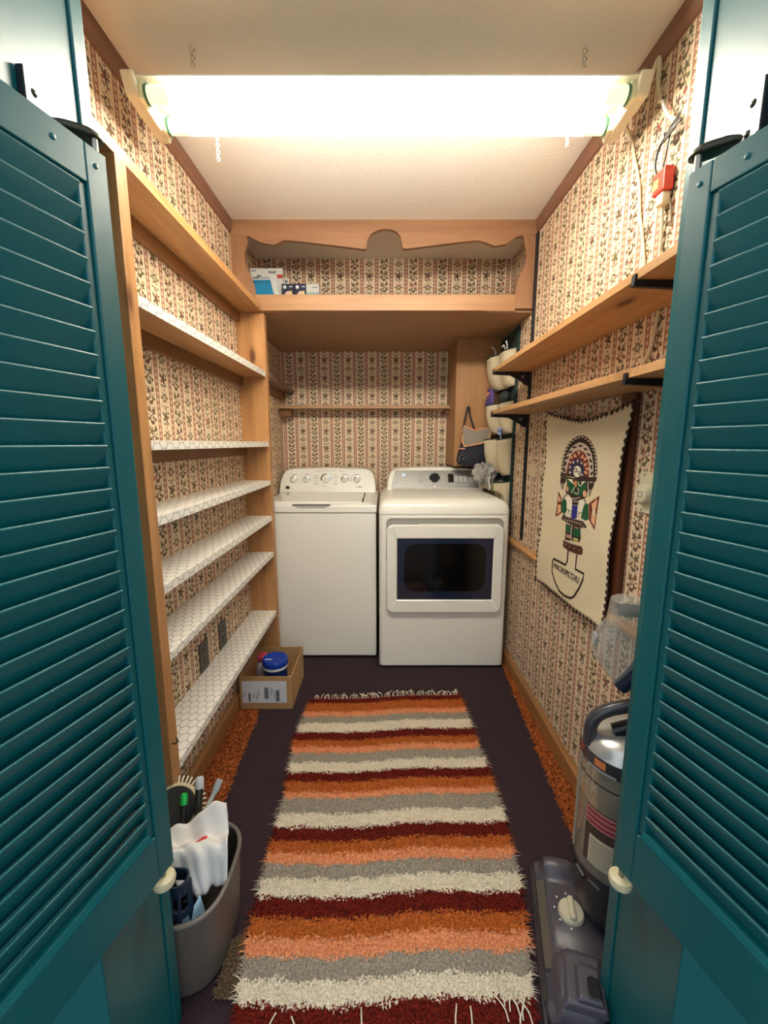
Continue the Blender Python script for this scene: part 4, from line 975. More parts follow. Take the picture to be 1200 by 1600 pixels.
FIG = [('headdress','K',1,0,[[15700,11270],[15710,11560],[15640,11880],[15530,12130],[15290,12410],[14970,12580],[14580,12680],[14170,12710],[13820,12620],[13550,12490],[13290,12250],[13130,12000],[13050,11710],[13030,11300],[13350,11270],[14420,11270]]),('headdress_bead','L',2,0,[[15690,11420],[15690,11460],[15650,11480],[15600,11470],[15560,11440],[15550,11400],[15590,11380],[15640,11380]]),('headdress_bead','L',2,0,[[15690,11560],[15680,11600],[15630,11620],[15580,11600],[15560,11570],[15570,11530],[15610,11510],[15660,11520]]),('headdress_bead','L',2,0,[[15660,11700],[15630,11740],[15570,11750],[15530,11730],[15530,11700],[15560,11660],[15610,11650],[15650,11660]]),('headdress_bead','L',2,0,[[15620,11840],[15580,11870],[15520,11880],[15490,11860],[15500,11820],[15550,11790],[15610,11780],[15640,11800]]),('headdress_bead','L',2,0,[[15570,11980],[15510,12010],[15450,12010],[15430,11990],[15460,11950],[15520,11920],[15580,11920],[15600,11940]]),('headdress_bead','L',2,0,[[15510,12120],[15440,12140],[15380,12130],[15370,12110],[15410,12080],[15480,12060],[15540,12060],[15550,12080]]),('headdress_bead','L',2,0,[[15400,12240],[15320,12260],[15270,12250],[15260,12230],[15320,12200],[15400,12180],[15450,12190],[15450,12210]]),('headdress_bead','L',2,0,[[15290,12370],[15210,12380],[15160,12370],[15160,12340],[15220,12320],[15300,12310],[15360,12320],[15350,12340]]),('headdress_bead','L',2,0,[[15120,12470],[15040,12470],[14990,12460],[15000,12440],[15070,12420],[15150,12410],[15200,12430],[15190,12450]]),('headdress_bead','L',2,0,[[14930,12560],[14840,12560],[14800,12550],[14820,12520],[14890,12510],[14970,12510],[15020,12520],[15000,12550]]),('headdress_bead','L',2,0,[[14690,12620],[14610,12620],[14570,12600],[14590,12580],[14660,12570],[14740,12580],[14780,12590],[14760,12610]]),('headdress_bead','L',2,0,[[14430,12660],[14360,12650],[14320,12630],[14350,12620],[14420,12610],[14500,12620],[14540,12640],[14510,12650]]),('headdress_bead','L',2,0,[[14170,12680],[14100,12660],[14070,12640],[14100,12630],[14170,12630],[14250,12640],[14270,12660],[14240,12670]]),('headdress_bead','L',2,0,[[13930,12610],[13860,12600],[13840,12580],[13880,12570],[13950,12570],[14010,12580],[14040,12600],[14000,12620]]),('headdress_bead','L',2,0,[[13720,12540],[13660,12520],[13640,12500],[13680,12490],[13750,12490],[13810,12510],[13830,12530],[13790,12540]]),('headdress_bead','L',2,0,[[13540,12450],[13490,12430],[13480,12410],[13520,12400],[13580,12410],[13640,12430],[13650,12450],[13610,12460]]),('headdress_bead','L',2,0,[[13430,12340],[13380,12320],[13370,12300],[13410,12290],[13480,12300],[13530,12330],[13530,12350],[13490,12360]]),('headdress_bead','L',2,0,[[13310,12240],[13270,12210],[13270,12190],[13310,12190],[13370,12200],[13410,12230],[13420,12250],[13370,12250]]),('headdress_bead','L',2,0,[[13240,12130],[13200,12100],[13210,12080],[13250,12080],[13310,12090],[13340,12120],[13330,12140],[13290,12150]]),('headdress_bead','L',2,0,[[13160,12010],[13140,11980],[13150,11960],[13190,11970],[13240,11990],[13260,12020],[13250,12040],[13210,12040]]),('headdress_bead','L',2,0,[[13120,11900],[13110,11870],[13130,11850],[13170,11850],[13210,11880],[13220,11910],[13200,11930],[13160,11920]]),('headdress_bead','L',2,0,[[13090,11780],[13090,11750],[13120,11730],[13150,11740],[13180,11770],[13180,11800],[13150,11820],[13120,11810]]),('headdress_bead','L',2,0,[[13070,11660],[13080,11630],[13110,11620],[13150,11630],[13160,11660],[13150,11690],[13110,11710],[13080,11700]]),('headdress_bead','L',2,0,[[13060,11550],[13090,11520],[13120,11510],[13150,11520],[13150,11550],[13130,11580],[13090,11590],[13060,11580]]),('headdress_bead','L',2,0,[[13060,11430],[13090,11400],[13130,11390],[13160,11410],[13140,11440],[13110,11470],[13070,11480],[13050,11460]]),('headdress_band','L',2,0,[[15510,11360],[15430,11750],[15270,12030],[15030,12260],[14680,12410],[14340,12480],[13990,12430],[13710,12320],[13490,12140],[13360,11920],[13280,11700],[13250,11380],[13520,11360],[14440,11360]]),('headdress_spot','K',3,0,[[15470,11460],[15480,11520],[15430,11550],[15360,11540],[15300,11480],[15280,11420],[15330,11390],[15410,11400]]),('headdress_spot','K',3,0,[[15430,11710],[15380,11770],[15310,11790],[15250,11760],[15250,11700],[15300,11640],[15380,11620],[15430,11650]]),('headdress_spot','K',3,0,[[15280,11950],[15180,11990],[15100,11990],[15080,11960],[15140,11910],[15240,11860],[15320,11860],[15340,11890]]),('headdress_spot','K',3,0,[[15060,12170],[14930,12190],[14860,12180],[14870,12140],[14960,12100],[15080,12080],[15160,12090],[15150,12130]]),('headdress_spot','K',3,0,[[14730,12340],[14600,12340],[14540,12320],[14570,12290],[14680,12270],[14810,12270],[14880,12290],[14850,12320]]),('headdress_spot','K',3,0,[[14270,12390],[14150,12380],[14110,12350],[14150,12330],[14270,12320],[14390,12340],[14440,12360],[14390,12390]]),('headdress_spot','K',3,0,[[13870,12290],[13770,12260],[13740,12230],[13800,12210],[13910,12220],[14010,12250],[14040,12280],[13980,12290]]),('headdress_spot','K',3,0,[[13610,12110],[13540,12070],[13530,12040],[13590,12030],[13690,12050],[13770,12090],[13780,12120],[13710,12130]]),('headdress_spot','K',3,0,[[13430,11910],[13390,11860],[13410,11830],[13470,11830],[13540,11870],[13590,11920],[13570,11950],[13500,11950]]),('headdress_spot','K',3,0,[[13340,11700],[13350,11640],[13390,11620],[13440,11640],[13470,11690],[13460,11740],[13420,11770],[13370,11750]]),('headdress_spot','K',3,0,[[13290,11480],[13340,11440],[13400,11420],[13430,11450],[13410,11500],[13360,11550],[13300,11560],[13270,11530]]),('headdress_arch','R',3,0,[[15240,11350],[15100,11730],[14990,11970],[14710,12150],[14330,12220],[13940,12130],[13670,11910],[13550,11680],[13520,11350],[14430,11350]]),('headdress_ray','P',4,0,[[14880,11700],[15150,11820],[14770,11800]]),('headdress_ray','P',4,0,[[15100,11960],[14770,11890],[14900,12040]]),('headdress_ray','P',4,0,[[14690,11950],[14710,12120],[14460,11990]]),('headdress_ray','P',4,0,[[14470,12170],[14330,12030],[14230,12170]]),('headdress_ray','P',4,0,[[14200,11960],[14010,12100],[13980,11940]]),('headdress_ray','P',4,0,[[13880,12000],[13960,11850],[13700,11940]]),('headdress_ray','P',4,0,[[13970,11780],[13640,11800],[13860,11680]]),('headdress_ray','P',4,0,[[13540,11680],[13840,11630],[13560,11570]]),('headdress_ray','P',4,0,[[13780,11570],[13580,11450],[13900,11470]]),('headdress_crest','N',4,0,[[15080,11370],[15010,11670],[14740,11860],[14390,11930],[14060,11880],[13900,11720],[13810,11360],[14430,11350]]),('crest_mark','L',5,0,[[14840,11610],[14880,11560],[14960,11560],[15010,11600],[14970,11640],[14890,11650]]),('crest_mark','L',5,0,[[14610,11790],[14640,11740],[14720,11740],[14770,11780],[14740,11820],[14660,11830]]),('crest_mark','L',5,0,[[14300,11850],[14330,11810],[14410,11800],[14450,11840],[14420,11890],[14340,11890]]),('crest_mark','L',5,0,[[14010,11800],[14040,11750],[14120,11750],[14160,11790],[14130,11830],[14050,11840]]),('crest_mark','L',5,0,[[14810,11420],[14850,11370],[14930,11370],[14980,11410],[14940,11460],[14860,11460]]),('crest_mark','L',5,0,[[13910,11400],[13940,11360],[14020,11350],[14060,11390],[14030,11440],[13960,11440]]),('crest_face','W',5,0,[[14070,11500],[14080,11420],[14150,11350],[14250,11300],[14380,11290],[14500,11320],[14590,11380],[14640,11470],[14620,11560],[14550,11630],[14440,11670],[14320,11680],[14200,11650],[14110,11590]]),('crest_eye','K',6,0,[[14320,11530],[14340,11480],[14410,11450],[14490,11440],[14570,11460],[14610,11510],[14590,11560],[14520,11600],[14430,11600],[14360,11580]]),('crest_eye','W',7,0,[[14380,11530],[14400,11490],[14450,11470],[14510,11480],[14540,11520],[14520,11550],[14470,11570],[14410,11560]]),('crest_eye','K',6,0,[[14090,11460],[14100,11420],[14140,11390],[14200,11380],[14260,11400],[14280,11440],[14270,11480],[14220,11510],[14160,11510],[14110,11490]]),('crest_eye','W',7,0,[[14140,11450],[14150,11430],[14180,11410],[14210,11420],[14230,11450],[14220,11470],[14190,11480],[14150,11480]]),('brow','K',6,0,[[15690,11270],[14640,11240],[14140,11300],[13030,11300],[13080,11250],[14120,11190],[15090,11180],[15670,11220]]),('ear_ornament','K',2,0,[[15670,11200],[15210,11170],[15210,11060],[15300,11000],[15470,10720],[15600,10880],[15700,11050]]),('ear_ornament','K',2,0,[[13540,11230],[13160,11260],[13170,11120],[13270,10980],[13390,10720],[13480,10970]]),('ear_ornament_tip','L',3,0,[[15530,10960],[15380,10970],[15480,10800]]),('ear_ornament_tip','L',3,0,[[13450,11220],[13230,11240],[13250,11190],[13420,11180]]),('ear_ornament_tip','L',3,0,[[13400,10960],[13300,10970],[13380,10810]]),('head','K',3,0,[[15130,11190],[13620,11230],[13540,10900],[13600,10680],[13850,10600],[14150,10510],[14590,10500],[14880,10620],[15150,10660],[15190,10830],[15090,10950]]),('face','G',4,0,[[15050,11180],[13690,11210],[13610,11060],[13650,10920],[13850,10770],[14110,10670],[14660,10670],[14860,10760],[14990,10940]]),('eye','W',5,0,[[15070,11190],[14630,11210],[14490,11030],[14840,11100]]),('eye','W',5,0,[[14220,11140],[13700,11210],[14040,11000],[14200,11050]]),('pupil','K',6,0,[[13960,11130],[13980,11070],[14050,11040],[14120,11060],[14160,11110],[14140,11160],[14070,11190],[14000,11170]]),('pupil','K',6,0,[[14500,11140],[14510,11100],[14560,11080],[14600,11090],[14630,11130],[14620,11170],[14570,11190],[14520,11180]]),('nose','O',5,0,[[14540,11150],[14310,11160],[14310,10970],[14430,10970]]),('nostril','K',5,0,[[14350,10970],[14200,10920],[14230,10770],[14470,10810]]),('face_line','W',6,2.2,[[14420,10950],[14680,10720]]),('face_line','W',6,2.2,[[14230,10930],[14140,10880],[14180,10730],[14450,10750]]),('mouth','L',6,2.2,[[14600,10540],[14300,10560],[14000,10640]]),('cheek','P',5,0,[[14920,10820],[14930,10760],[14970,10720],[15040,10710],[15090,10740],[15120,10800],[15110,10860],[15070,10900],[15010,10910],[14950,10870]]),('cheek','P',5,0,[[13580,10810],[13590,10740],[13640,10690],[13720,10680],[13790,10710],[13820,10780],[13810,10850],[13760,10900],[13680,10900],[13610,10870]]),('fan','R',1,0,[[15810,10630],[15510,10450],[15340,9900],[15650,9730],[15950,9640],[15840,10070]]),('fan_panel','P',2,0,[[15760,10490],[15580,10400],[15540,10270],[15760,10250]]),('fan_panel','P',2,0,[[15740,10130],[15510,10160],[15450,9900],[15780,9740]]),('fan','R',1,0,[[13390,10520],[12810,10840],[12870,10310],[12910,9730],[13300,9990]]),('fan_panel','P',2,0,[[13200,10530],[12890,10710],[12930,10410],[13130,10360]]),('fan_panel','P',2,0,[[13140,10180],[12900,10240],[12940,9850],[13150,9980]]),('tunic','W',2,0,[[15060,10550],[14530,10490],[14090,10520],[13720,10580],[13630,10480],[13800,10160],[13890,9940],[14300,9820],[15000,9850],[14980,10090]]),('sleeve','G',3,0,[[15320,10450],[15060,10370],[14960,10020],[15130,9880],[15430,9910],[15430,10270]]),('sleeve','G',3,0,[[13630,10490],[13420,10480],[13320,10000],[13530,9920],[13830,9960],[13750,10290]]),('shoulder_line','K',3,3,[[15350,10430],[15010,10640]]),('shoulder_line','K',3,3,[[13600,10490],[13780,10670]]),('collar','K',4,0,[[14590,10480],[14080,10510],[14120,10350],[14540,10300]]),('collar_line','L',5,2,[[14520,10430],[14110,10460]]),('sash','U',5,0,[[14540,10290],[14130,10330],[14160,9850],[14540,9820]]),('finger','K',4,1.6,[[14770,10050],[14540,10060]]),('finger','K',4,1.6,[[14270,10100],[14070,10130]]),('finger','K',4,1.6,[[14750,9960],[14520,9970]]),('finger','K',4,1.6,[[14250,10020],[14060,10050]]),('finger','K',4,1.6,[[14740,9870],[14510,9880]]),('finger','K',4,1.6,[[14240,9930],[14040,9960]]),('arm_line','K',4,2.4,[[14950,10090],[14800,10070],[14840,9930]]),('arm_line','K',4,2.4,[[13830,10150],[14020,10080],[14000,9970]]),('belt','K',5,0,[[15190,9860],[14530,9810],[13680,9870],[13410,9740],[13450,9690],[14050,9620],[14610,9610],[15350,9630]]),('belt_bead','W',6,0,[[15150,9660],[15160,9640],[15210,9630],[15230,9650],[15210,9670],[15170,9680]]),('belt_bead','W',6,0,[[14950,9680],[14970,9660],[15010,9650],[15030,9660],[15020,9690],[14970,9700]]),('belt_bead','W',6,0,[[14760,9690],[14780,9670],[14820,9660],[14840,9680],[14820,9700],[14780,9710]]),('belt_bead','W',6,0,[[14570,9710],[14590,9680],[14630,9680],[14650,9690],[14640,9720],[14600,9720]]),('belt_bead','W',6,0,[[14390,9720],[14410,9690],[14450,9690],[14470,9700],[14450,9730],[14420,9730]]),('belt_bead','W',6,0,[[14220,9720],[14230,9700],[14270,9690],[14290,9710],[14270,9730],[14240,9740]]),('belt_bead','W',6,0,[[14040,9730],[14060,9710],[14090,9700],[14110,9720],[14100,9740],[14060,9750]]),('belt_bead','W',6,0,[[13870,9730],[13890,9710],[13920,9700],[13940,9720],[13930,9740],[13890,9750]]),('belt_bead','W',6,0,[[13710,9730],[13720,9710],[13750,9710],[13780,9720],[13760,9740],[13730,9750]]),('belt_bead','W',6,0,[[13540,9740],[13560,9710],[13590,9710],[13610,9720],[13600,9740],[13560,9750]]),('belt_line','T',6,2.4,[[15110,9760],[14520,9740],[13660,9800]]),('belt_edge','W',6,2.2,[[15060,9830],[14620,9830]]),('belt_edge','W',6,2.2,[[14230,9860],[13750,9880]]),('leg','K',3,0,[[14930,9560],[13840,9630],[13750,9250],[13860,9100],[14920,8950]]),('trouser','G',4,0,[[14930,9500],[14510,9530],[14470,9270],[14920,9250]]),('trouser','G',4,0,[[14330,9500],[13810,9580],[13780,9280],[14330,9250]]),('leg_gap','W',5,3,[[14440,9570],[14470,9290],[14380,8970]]),('shoe','P',5,0,[[14830,9180],[14480,9190],[14510,9090],[14830,9080]]),('shoe','Y',5,0,[[14260,9180],[13890,9210],[13910,9100],[14280,9060]]),('shoe_strap','K',6,1.8,[[14820,9130],[14500,9140]]),('shoe_strap','K',6,1.8,[[14270,9120],[13900,9150]]),('cuff','P',5,2.6,[[14810,9560],[14570,9560]]),('cuff','P',5,2.6,[[14200,9560],[13940,9580]]),('pedestal','D',4,0,[[15050,8910],[14380,8950],[13690,9020],[13550,8940],[13550,8760],[13840,8680],[14620,8620],[15040,8660]]),('pedestal_line','L',5,1.8,[[14940,8910],[14380,8930],[13740,9010]]),('pedestal_block','K',5,0,[[14690,8830],[14720,8770],[14820,8720],[14920,8720],[14970,8760],[14940,8820],[14840,8870],[14740,8870]]),('pedestal_block','T',6,0,[[14760,8810],[14780,8780],[14820,8760],[14880,8760],[14900,8780],[14880,8810],[14840,8830],[14780,8840]]),('pedestal_block','K',5,0,[[14340,8840],[14370,8780],[14460,8730],[14560,8730],[14610,8770],[14580,8830],[14490,8880],[14390,8880]]),('pedestal_block','T',6,0,[[14410,8820],[14420,8790],[14470,8770],[14520,8770],[14540,8790],[14530,8820],[14480,8840],[14430,8840]]),('pedestal_block','K',5,0,[[13990,8860],[14010,8800],[14100,8760],[14190,8750],[14240,8790],[14210,8850],[14120,8900],[14030,8900]]),('pedestal_block','T',6,0,[[14050,8840],[14060,8810],[14110,8790],[14150,8790],[14180,8810],[14160,8840],[14120,8860],[14070,8860]]),('pedestal_block','K',5,0,[[13620,8890],[13650,8830],[13730,8790],[13820,8790],[13860,8830],[13830,8880],[13750,8920],[13660,8930]]),('pedestal_block','T',6,0,[[13680,8870],[13690,8840],[13730,8820],[13780,8820],[13800,8840],[13790,8870],[13750,8890],[13700,8890]]),('blade_outline','K',2,9,[[14620,8620],[14630,8220],[14750,8040],[15810,7970],[15900,7820],[15880,7410],[15560,7130],[15120,6910],[14640,6890],[14170,6980],[13920,7140],[13600,7550],[13400,7900],[13340,8150],[13970,8120],[13940,8640]])]
FC = {'K': KB, 'D': plain('thread_brown', (78, 42, 26), 0.9), 'L': plain('thread_pale', (206, 190, 170), 0.9), 'R': plain('thread_rust', (116, 44, 26), 0.9), 'P': plain('thread_peach', (228, 176, 136), 0.9), 'N': plain('thread_navy', (46, 36, 74), 0.9),
      'W': plain('thread_white', (238, 230, 208), 0.9), 'G': plain('thread_green', (14, 84, 46), 0.9), 'O': plain('thread_orange', (228, 138, 66), 0.9), 'U': plain('thread_blue', (36, 40, 128), 0.9), 'T': plain('thread_tan', (150, 116, 78), 0.9), 'Y': plain('thread_yellow', (216, 206, 120), 0.9)}
def stitch(nm, c, lay, w, pts):
    """an embroidered patch or line lying on the cloth, a fraction of a millimetre proud"""
    off = -0.0016 - 0.0004 * lay
    P = [(a / 10000, b / 10000) for a, b in pts]
    if w:
        P3 = [(cloth_x(y, z) + off, y, z) for y, z in P]
        m = MB(); q = curve(P3, 3) if len(P3) > 2 and nm != 'blade_outline' else P3
        h = w / 2000
        rings = []
        for i, p in enumerate(q):
            a = Vector(q[max(0, i - 1)]); b = Vector(q[min(len(q) - 1, i + 1)]); d = (b - a); d.x = 0; d.normalize(); nrm = Vector((0, -d.z, d.y)) * h; p = Vector(p)
            rings.append([p + nrm, p - nrm, p - nrm + Vector((0.0010, 0, 0)), p + nrm + Vector((0.0010, 0, 0))])
        m.loft(rings)
    else:
        if len(P) < 16:      # refine long edges so the patch follows the cloth
            Q = []
            for i, p in enumerate(P):
                r_ = P[(i + 1) % len(P)]; k = max(1, int(math.hypot(p[0] - r_[0], p[1] - r_[1]) / 0.02))
                Q += [(p[0] + (r_[0] - p[0]) * j / k, p[1] + (r_[1] - p[1]) * j / k) for j in range(k)]
            P = Q
        cy = sum(p[0] for p in P) / len(P); cz = sum(p[1] for p in P) / len(P)
        # one flat plate at the mean offset of the cloth under it
        f = [(cloth_x(y, z) + off, y, z) for y, z in P]; bk = [(x + 0.0012, y, z) for x, y, z in f]
        m = MB().loft([f, bk])
    return m.build(nm, FC[c], cl)
for f_ in FIG: stitch(*f_)
# lettering on the blade
cu = bpy.data.curves.new('lettering', 'FONT'); cu.body = 'MACHUPICCHU'; cu.size = 1.0
to = bpy.data.objects.new('lettering_tmp', cu); COL.objects.link(to)
bpy.context.view_layer.update()
me = bpy.data.meshes.new_from_object(to.evaluated_get(bpy.context.evaluated_depsgraph_get()))
vs = [v.co.copy() for v in me.vertices]; fs = [tuple(p.vertices) for p in me.polygons]
bpy.data.objects.remove(to)
w_ = max(v.x for v in vs); h_ = max(v.y for v in vs)
def tx(v):
    u, t_ = v.x / w_, v.y / h_
    y = 1.574 + (1.366 - 1.574) * u; z = 0.764 + (0.769 - 0.764) * u + t_ * (0.020 + 0.004 * u)
    return (cloth_x(y, z) - 0.0022, y, z)
m = MB().add([tx(v) for v in vs], fs)
o = m.build('lettering', KB, cl, solid=0.0012)

# ------------------------------------------------------------------ wiring, switch and plate on the right wall
CRM = plain('cream_cable', (214, 200, 168), 0.5)
t = MB().tube(curve([(0.646, 1.30, 2.12), (0.690, 1.320, 2.095), (0.694, 1.30, 2.03), (0.694, 1.262, 1.94), (0.694, 1.246, 1.86), (0.694, 1.222, 1.79), (0.694, 1.200, 1.70), (0.694, 1.198, 1.62)], 6), 0.004, 8)
t.build('lamp_cable', CRM, smooth=True, label='cream cable running from the strip light down the wall to upper shelf', cat='cable')
MB().tube(curve([(0.694, 1.12, 1.575), (0.693, 1.128, 1.53), (0.692, 1.14, 1.48), (0.692, 1.19, 1.43), (0.693, 1.215, 1.404)], 6), 0.005, 8).build('shelf_cable', CRM, smooth=True, label='cream cable on the wall between the two right shelves', cat='cable')
MB().tube(curve([(0.693, 1.05, 1.47), (0.692, 1.09, 1.45), (0.692, 1.13, 1.42), (0.693, 1.145, 1.404)], 6), 0.004, 8).build('thin_cable', CRM, smooth=True, label='thinner cream cable crossing the wall just above the lower right shelf', cat='cable')
t = thing('loose_cord', (0.69, 1.14, 1.96), 'tangled cord with black ties hanging from a hook near the ceiling', 'cord')
MB().tube(curve([(0.692, 1.30, 2.19), (0.688, 1.255, 2.16), (0.684, 1.235, 2.165), (0.684, 1.205, 2.19), (0.685, 1.20, 2.13), (0.688, 1.19, 2.085)], 6), 0.0055, 8).build('cord', CRM, t, smooth=True)
MB().tube(curve([(0.686, 1.175, 2.075), (0.684, 1.16, 2.05), (0.684, 1.14, 2.02), (0.685, 1.115, 1.995)], 6), 0.0045, 8).build('plug_end', plain('cord_white', (220, 214, 196), 0.45), t, smooth=True)
tie = MB()
for k in range(6): tie.tube(curve([(0.684 - 0.002 * (k % 3), 1.10 + 0.016 * math.sin(k * 2.1), 1.985 + 0.010 * math.cos(k * 1.7)), (0.678, 1.118 + 0.004 * k, 1.985 - 0.004 * k), (0.684, 1.140 + 0.003 * k, 1.985 + 0.010 * math.sin(k * 3.3))], 5), 0.0022, 6)
tie.build('wire_ties', plain('tie_brown', (58, 48, 38), 0.5), t, smooth=True)
MB().tube(curve([(0.682, 1.125, 1.98), (0.680, 1.160, 1.965), (0.680, 1.172, 1.935), (0.682, 1.166, 1.905)], 6), 0.003, 8).build('black_loop', BLACKP, t, smooth=True)
MB().tube(curve([(0.682, 1.124, 1.975), (0.681, 1.132, 1.94), (0.682, 1.142, 1.902)], 5), 0.002, 8).build('hanging_lead', BLACKP, t, smooth=True)
t = thing('plug_adapter', (0.688, 1.14, 1.83), 'red boxed plug adapter with white plug hanging on the right wall', 'adapter')
box('red_case', plain('red_case', (206, 66, 48), 0.4, 0.1, 60), 0.672, 0.697, 1.114, 1.160, 1.850, 1.902, t, 0.004, seg=3)
box('label_patch', plain('case_yellow', (232, 176, 110), 0.4), 0.6712, 0.672, 1.136, 1.154, 1.862, 1.884, t)
box('white_plug', plain('plug_white', (226, 212, 178), 0.4), 0.676, 0.697, 1.122, 1.150, 1.822, 1.8498, t, 0.004, seg=3)
MB().tube(curve([(0.688, 1.138, 1.822), (0.692, 1.137, 1.76), (0.693, 1.137, 1.68), (0.693, 1.138, 1.598)], 5), 0.004, 8).build('cable', CRM, t, smooth=True)
MB().tube(curve([(0.690, 1.116, 1.83), (0.695, 1.112, 1.80), (0.695, 1.110, 1.765)], 5), 0.003, 6).build('stub', plain('stub_brown', (120, 96, 70), 0.6), t, smooth=True)
t = thing('light_switch', (0.70, 1.092, 1.08), 'cream wall switch with a round dimmer knob beside the café door', 'switch')
CRS = plain('switch_cream', (216, 208, 176), 0.35)
box('plate', CRS, 0.694, 0.6998, 1.055, 1.130, 1.060, 1.170, t, 0.003)
kn = MB().lathe([(0.028, 0.0), (0.028, -0.006), (0.025, -0.016), (0.022, -0.018), (0.001, -0.018)], (0.694, 1.092, 1.112), 0, 24).build('dial', CRS, t, smooth=True)
frame_ = MB()
for a in ((1.082, 1.102, 1.117, 1.119), (1.082, 1.102, 1.105, 1.107), (1.082, 1.084, 1.105, 1.119), (1.100, 1.102, 1.105, 1.119)): frame_.box(0.6752, 0.6758, *a)
frame_.build('mark', GREY_MK, kn)
for z in (1.068, 1.162): MB().lathe([(0.0035, 0), (0.0025, -0.0015)], (0.694, 1.108, z), 0, 8).build('screw', STEEL, t)
box('blank_plate', plain('blank_cream', (206, 184, 150), 0.5), 0.695, 0.6998, 1.915, 2.005, 1.090, 1.150, bevel=0.002, label='pale blank wall plate below the lower right shelf', cat='wall plate')

# ------------------------------------------------------------------ upright vacuum cleaner (local x: away from the rug, local y: into the room)
vc = thing('vacuum_cleaner', (0, 0, 0), 'grey upright bagless vacuum with clear canister and floor head', 'vacuum')
VG = plain('vacuum_grey', (72, 68, 76), 0.38, 0.05, 20)
VD = plain('vacuum_dark', (44, 42, 46), 0.4)
VB = plain('vacuum_black', (18, 18, 20), 0.3)
SILVP = plain('silver_plastic', (196, 194, 190), 0.25, metal=0.5)
# floor head: profile along local y gives the shoulders
def head_section(y):
    # returns (depth, height) of the shell at y
    e = min(1.0, (y) / 0.02, (0.352 - y) / 0.02)
    d = 0.125 + 0.055 * math.exp(-((y - 0.19) / 0.09) ** 4)
    h = 0.060 + 0.026 * (math.exp(-((y - 0.325) / 0.028) ** 4) + math.exp(-((y - 0.05) / 0.055) ** 6)) + 0.008 * math.exp(-((y - 0.19) / 0.05) ** 4)
    return d, h * (0.75 + 0.25 * max(0.0, e))
rings = []
NN = 44
for i in range(NN + 1):
    y = 0.352 * i / NN; d, h = head_section(y); t_ = min(1, 6 * i / NN, 6 * (NN - i) / NN); ins = 0.010 * (1 - t_) ** 2
    rings.append([(0.012 + ins, y, 0.016), (0.004 + ins, y, 0.026), (0.006 + ins, y, 0.036), (0.020 + ins, y, 0.044), (0.034, y, h - 0.006), (0.046, y, h), (d - 0.03, y, h * 1.02), (d - 0.010, y, h * 0.86), (d, y, h * 0.55), (d, y, 0.016)])
MB().loft(rings).build('floor_head', VG, vc, smooth=True)
box('front_window', plain('tinted_window', (58, 52, 50), 0.12), 0.004, 0.012, 0.03, 0.325, 0.028, 0.043, vc, 0.003)
MB().prism([(0.0125, 0.0445), (0.031, 0.052), (0.031, 0.056), (0.011, 0.048)], 1, 0.085, 0.285).build('brush_window', plain('brush_window', (96, 88, 78), 0.10, Alpha=0.9), vc)
box('bumper', VD, 0.0, 0.010, 0.0, 0.352, 0.012, 0.026, vc, 0.003)
# raised arch behind the near shoulder and dark socket
MB().loft([[(x, y, 0.070) for x, y in ((0.030, 0.004), (0.040, 0.110), (0.062, 0.124), (0.130, 0.120), (0.126, 0.004))], [(x, y, 0.092) for x, y in ((0.044, 0.008), (0.052, 0.094), (0.068, 0.104), (0.124, 0.100), (0.120, 0.008))]]).build('shoulder_cover', VG, vc, bevel=0.006, seg=3)
MB().loft([[(x, y, 0.0925) for x, y in ((0.060, 0.010), (0.066, 0.078), (0.078, 0.086), (0.118, 0.082), (0.116, 0.010))], [(x, y, 0.103) for x, y in ((0.068, 0.014), (0.072, 0.068), (0.082, 0.074), (0.114, 0.070), (0.112, 0.014))]]).build('shoulder_cover', VG, vc, bevel=0.004, seg=3)
MB().loft([[(x, y, 0.1032) for x, y in ((0.084, 0.014), (0.086, 0.050), (0.094, 0.056), (0.112, 0.054), (0.112, 0.014))], [(x, y, 0.1065) for x, y in ((0.086, 0.016), (0.088, 0.048), (0.095, 0.053), (0.110, 0.051), (0.110, 0.016))]]).build('swivel_socket', VB, vc, bevel=0.002)
for yy in (0.04, 0.31): MB().lathe([(0.024, -0.008), (0.027, -0.004), (0.027, 0.010), (0.024, 0.014)], (0.115, yy, 0.036), 1, 20).build('wheel', VB, vc, smooth=True)
dl = MB().lathe([(0.031, 0.064), (0.031, 0.076), (0.028, 0.080), (0.001, 0.080)], (0.086, 0.205, 0), 2, 28).build('height_dial', plain('dial_cream', (192, 184, 160), 0.4), vc, smooth=True)
MB().box(0.0785, 0.0935, 0.178, 0.232, 0.078, 0.092).build('grip', MATS['dial_cream'], dl, bevel=0.005, seg=3)
dd = MB()
for k in range(5):
    a = R(100 + 40 * k); dd.lathe([(0.0025, 0.0745), (0.0025, 0.0755)], (0.086 + 0.04 * math.cos(a), 0.205 + 0.042 * math.sin(a), 0.0), 2, 8)
dd.build('dial_marks', plain('dial_white', (214, 212, 206), 0.5), vc)
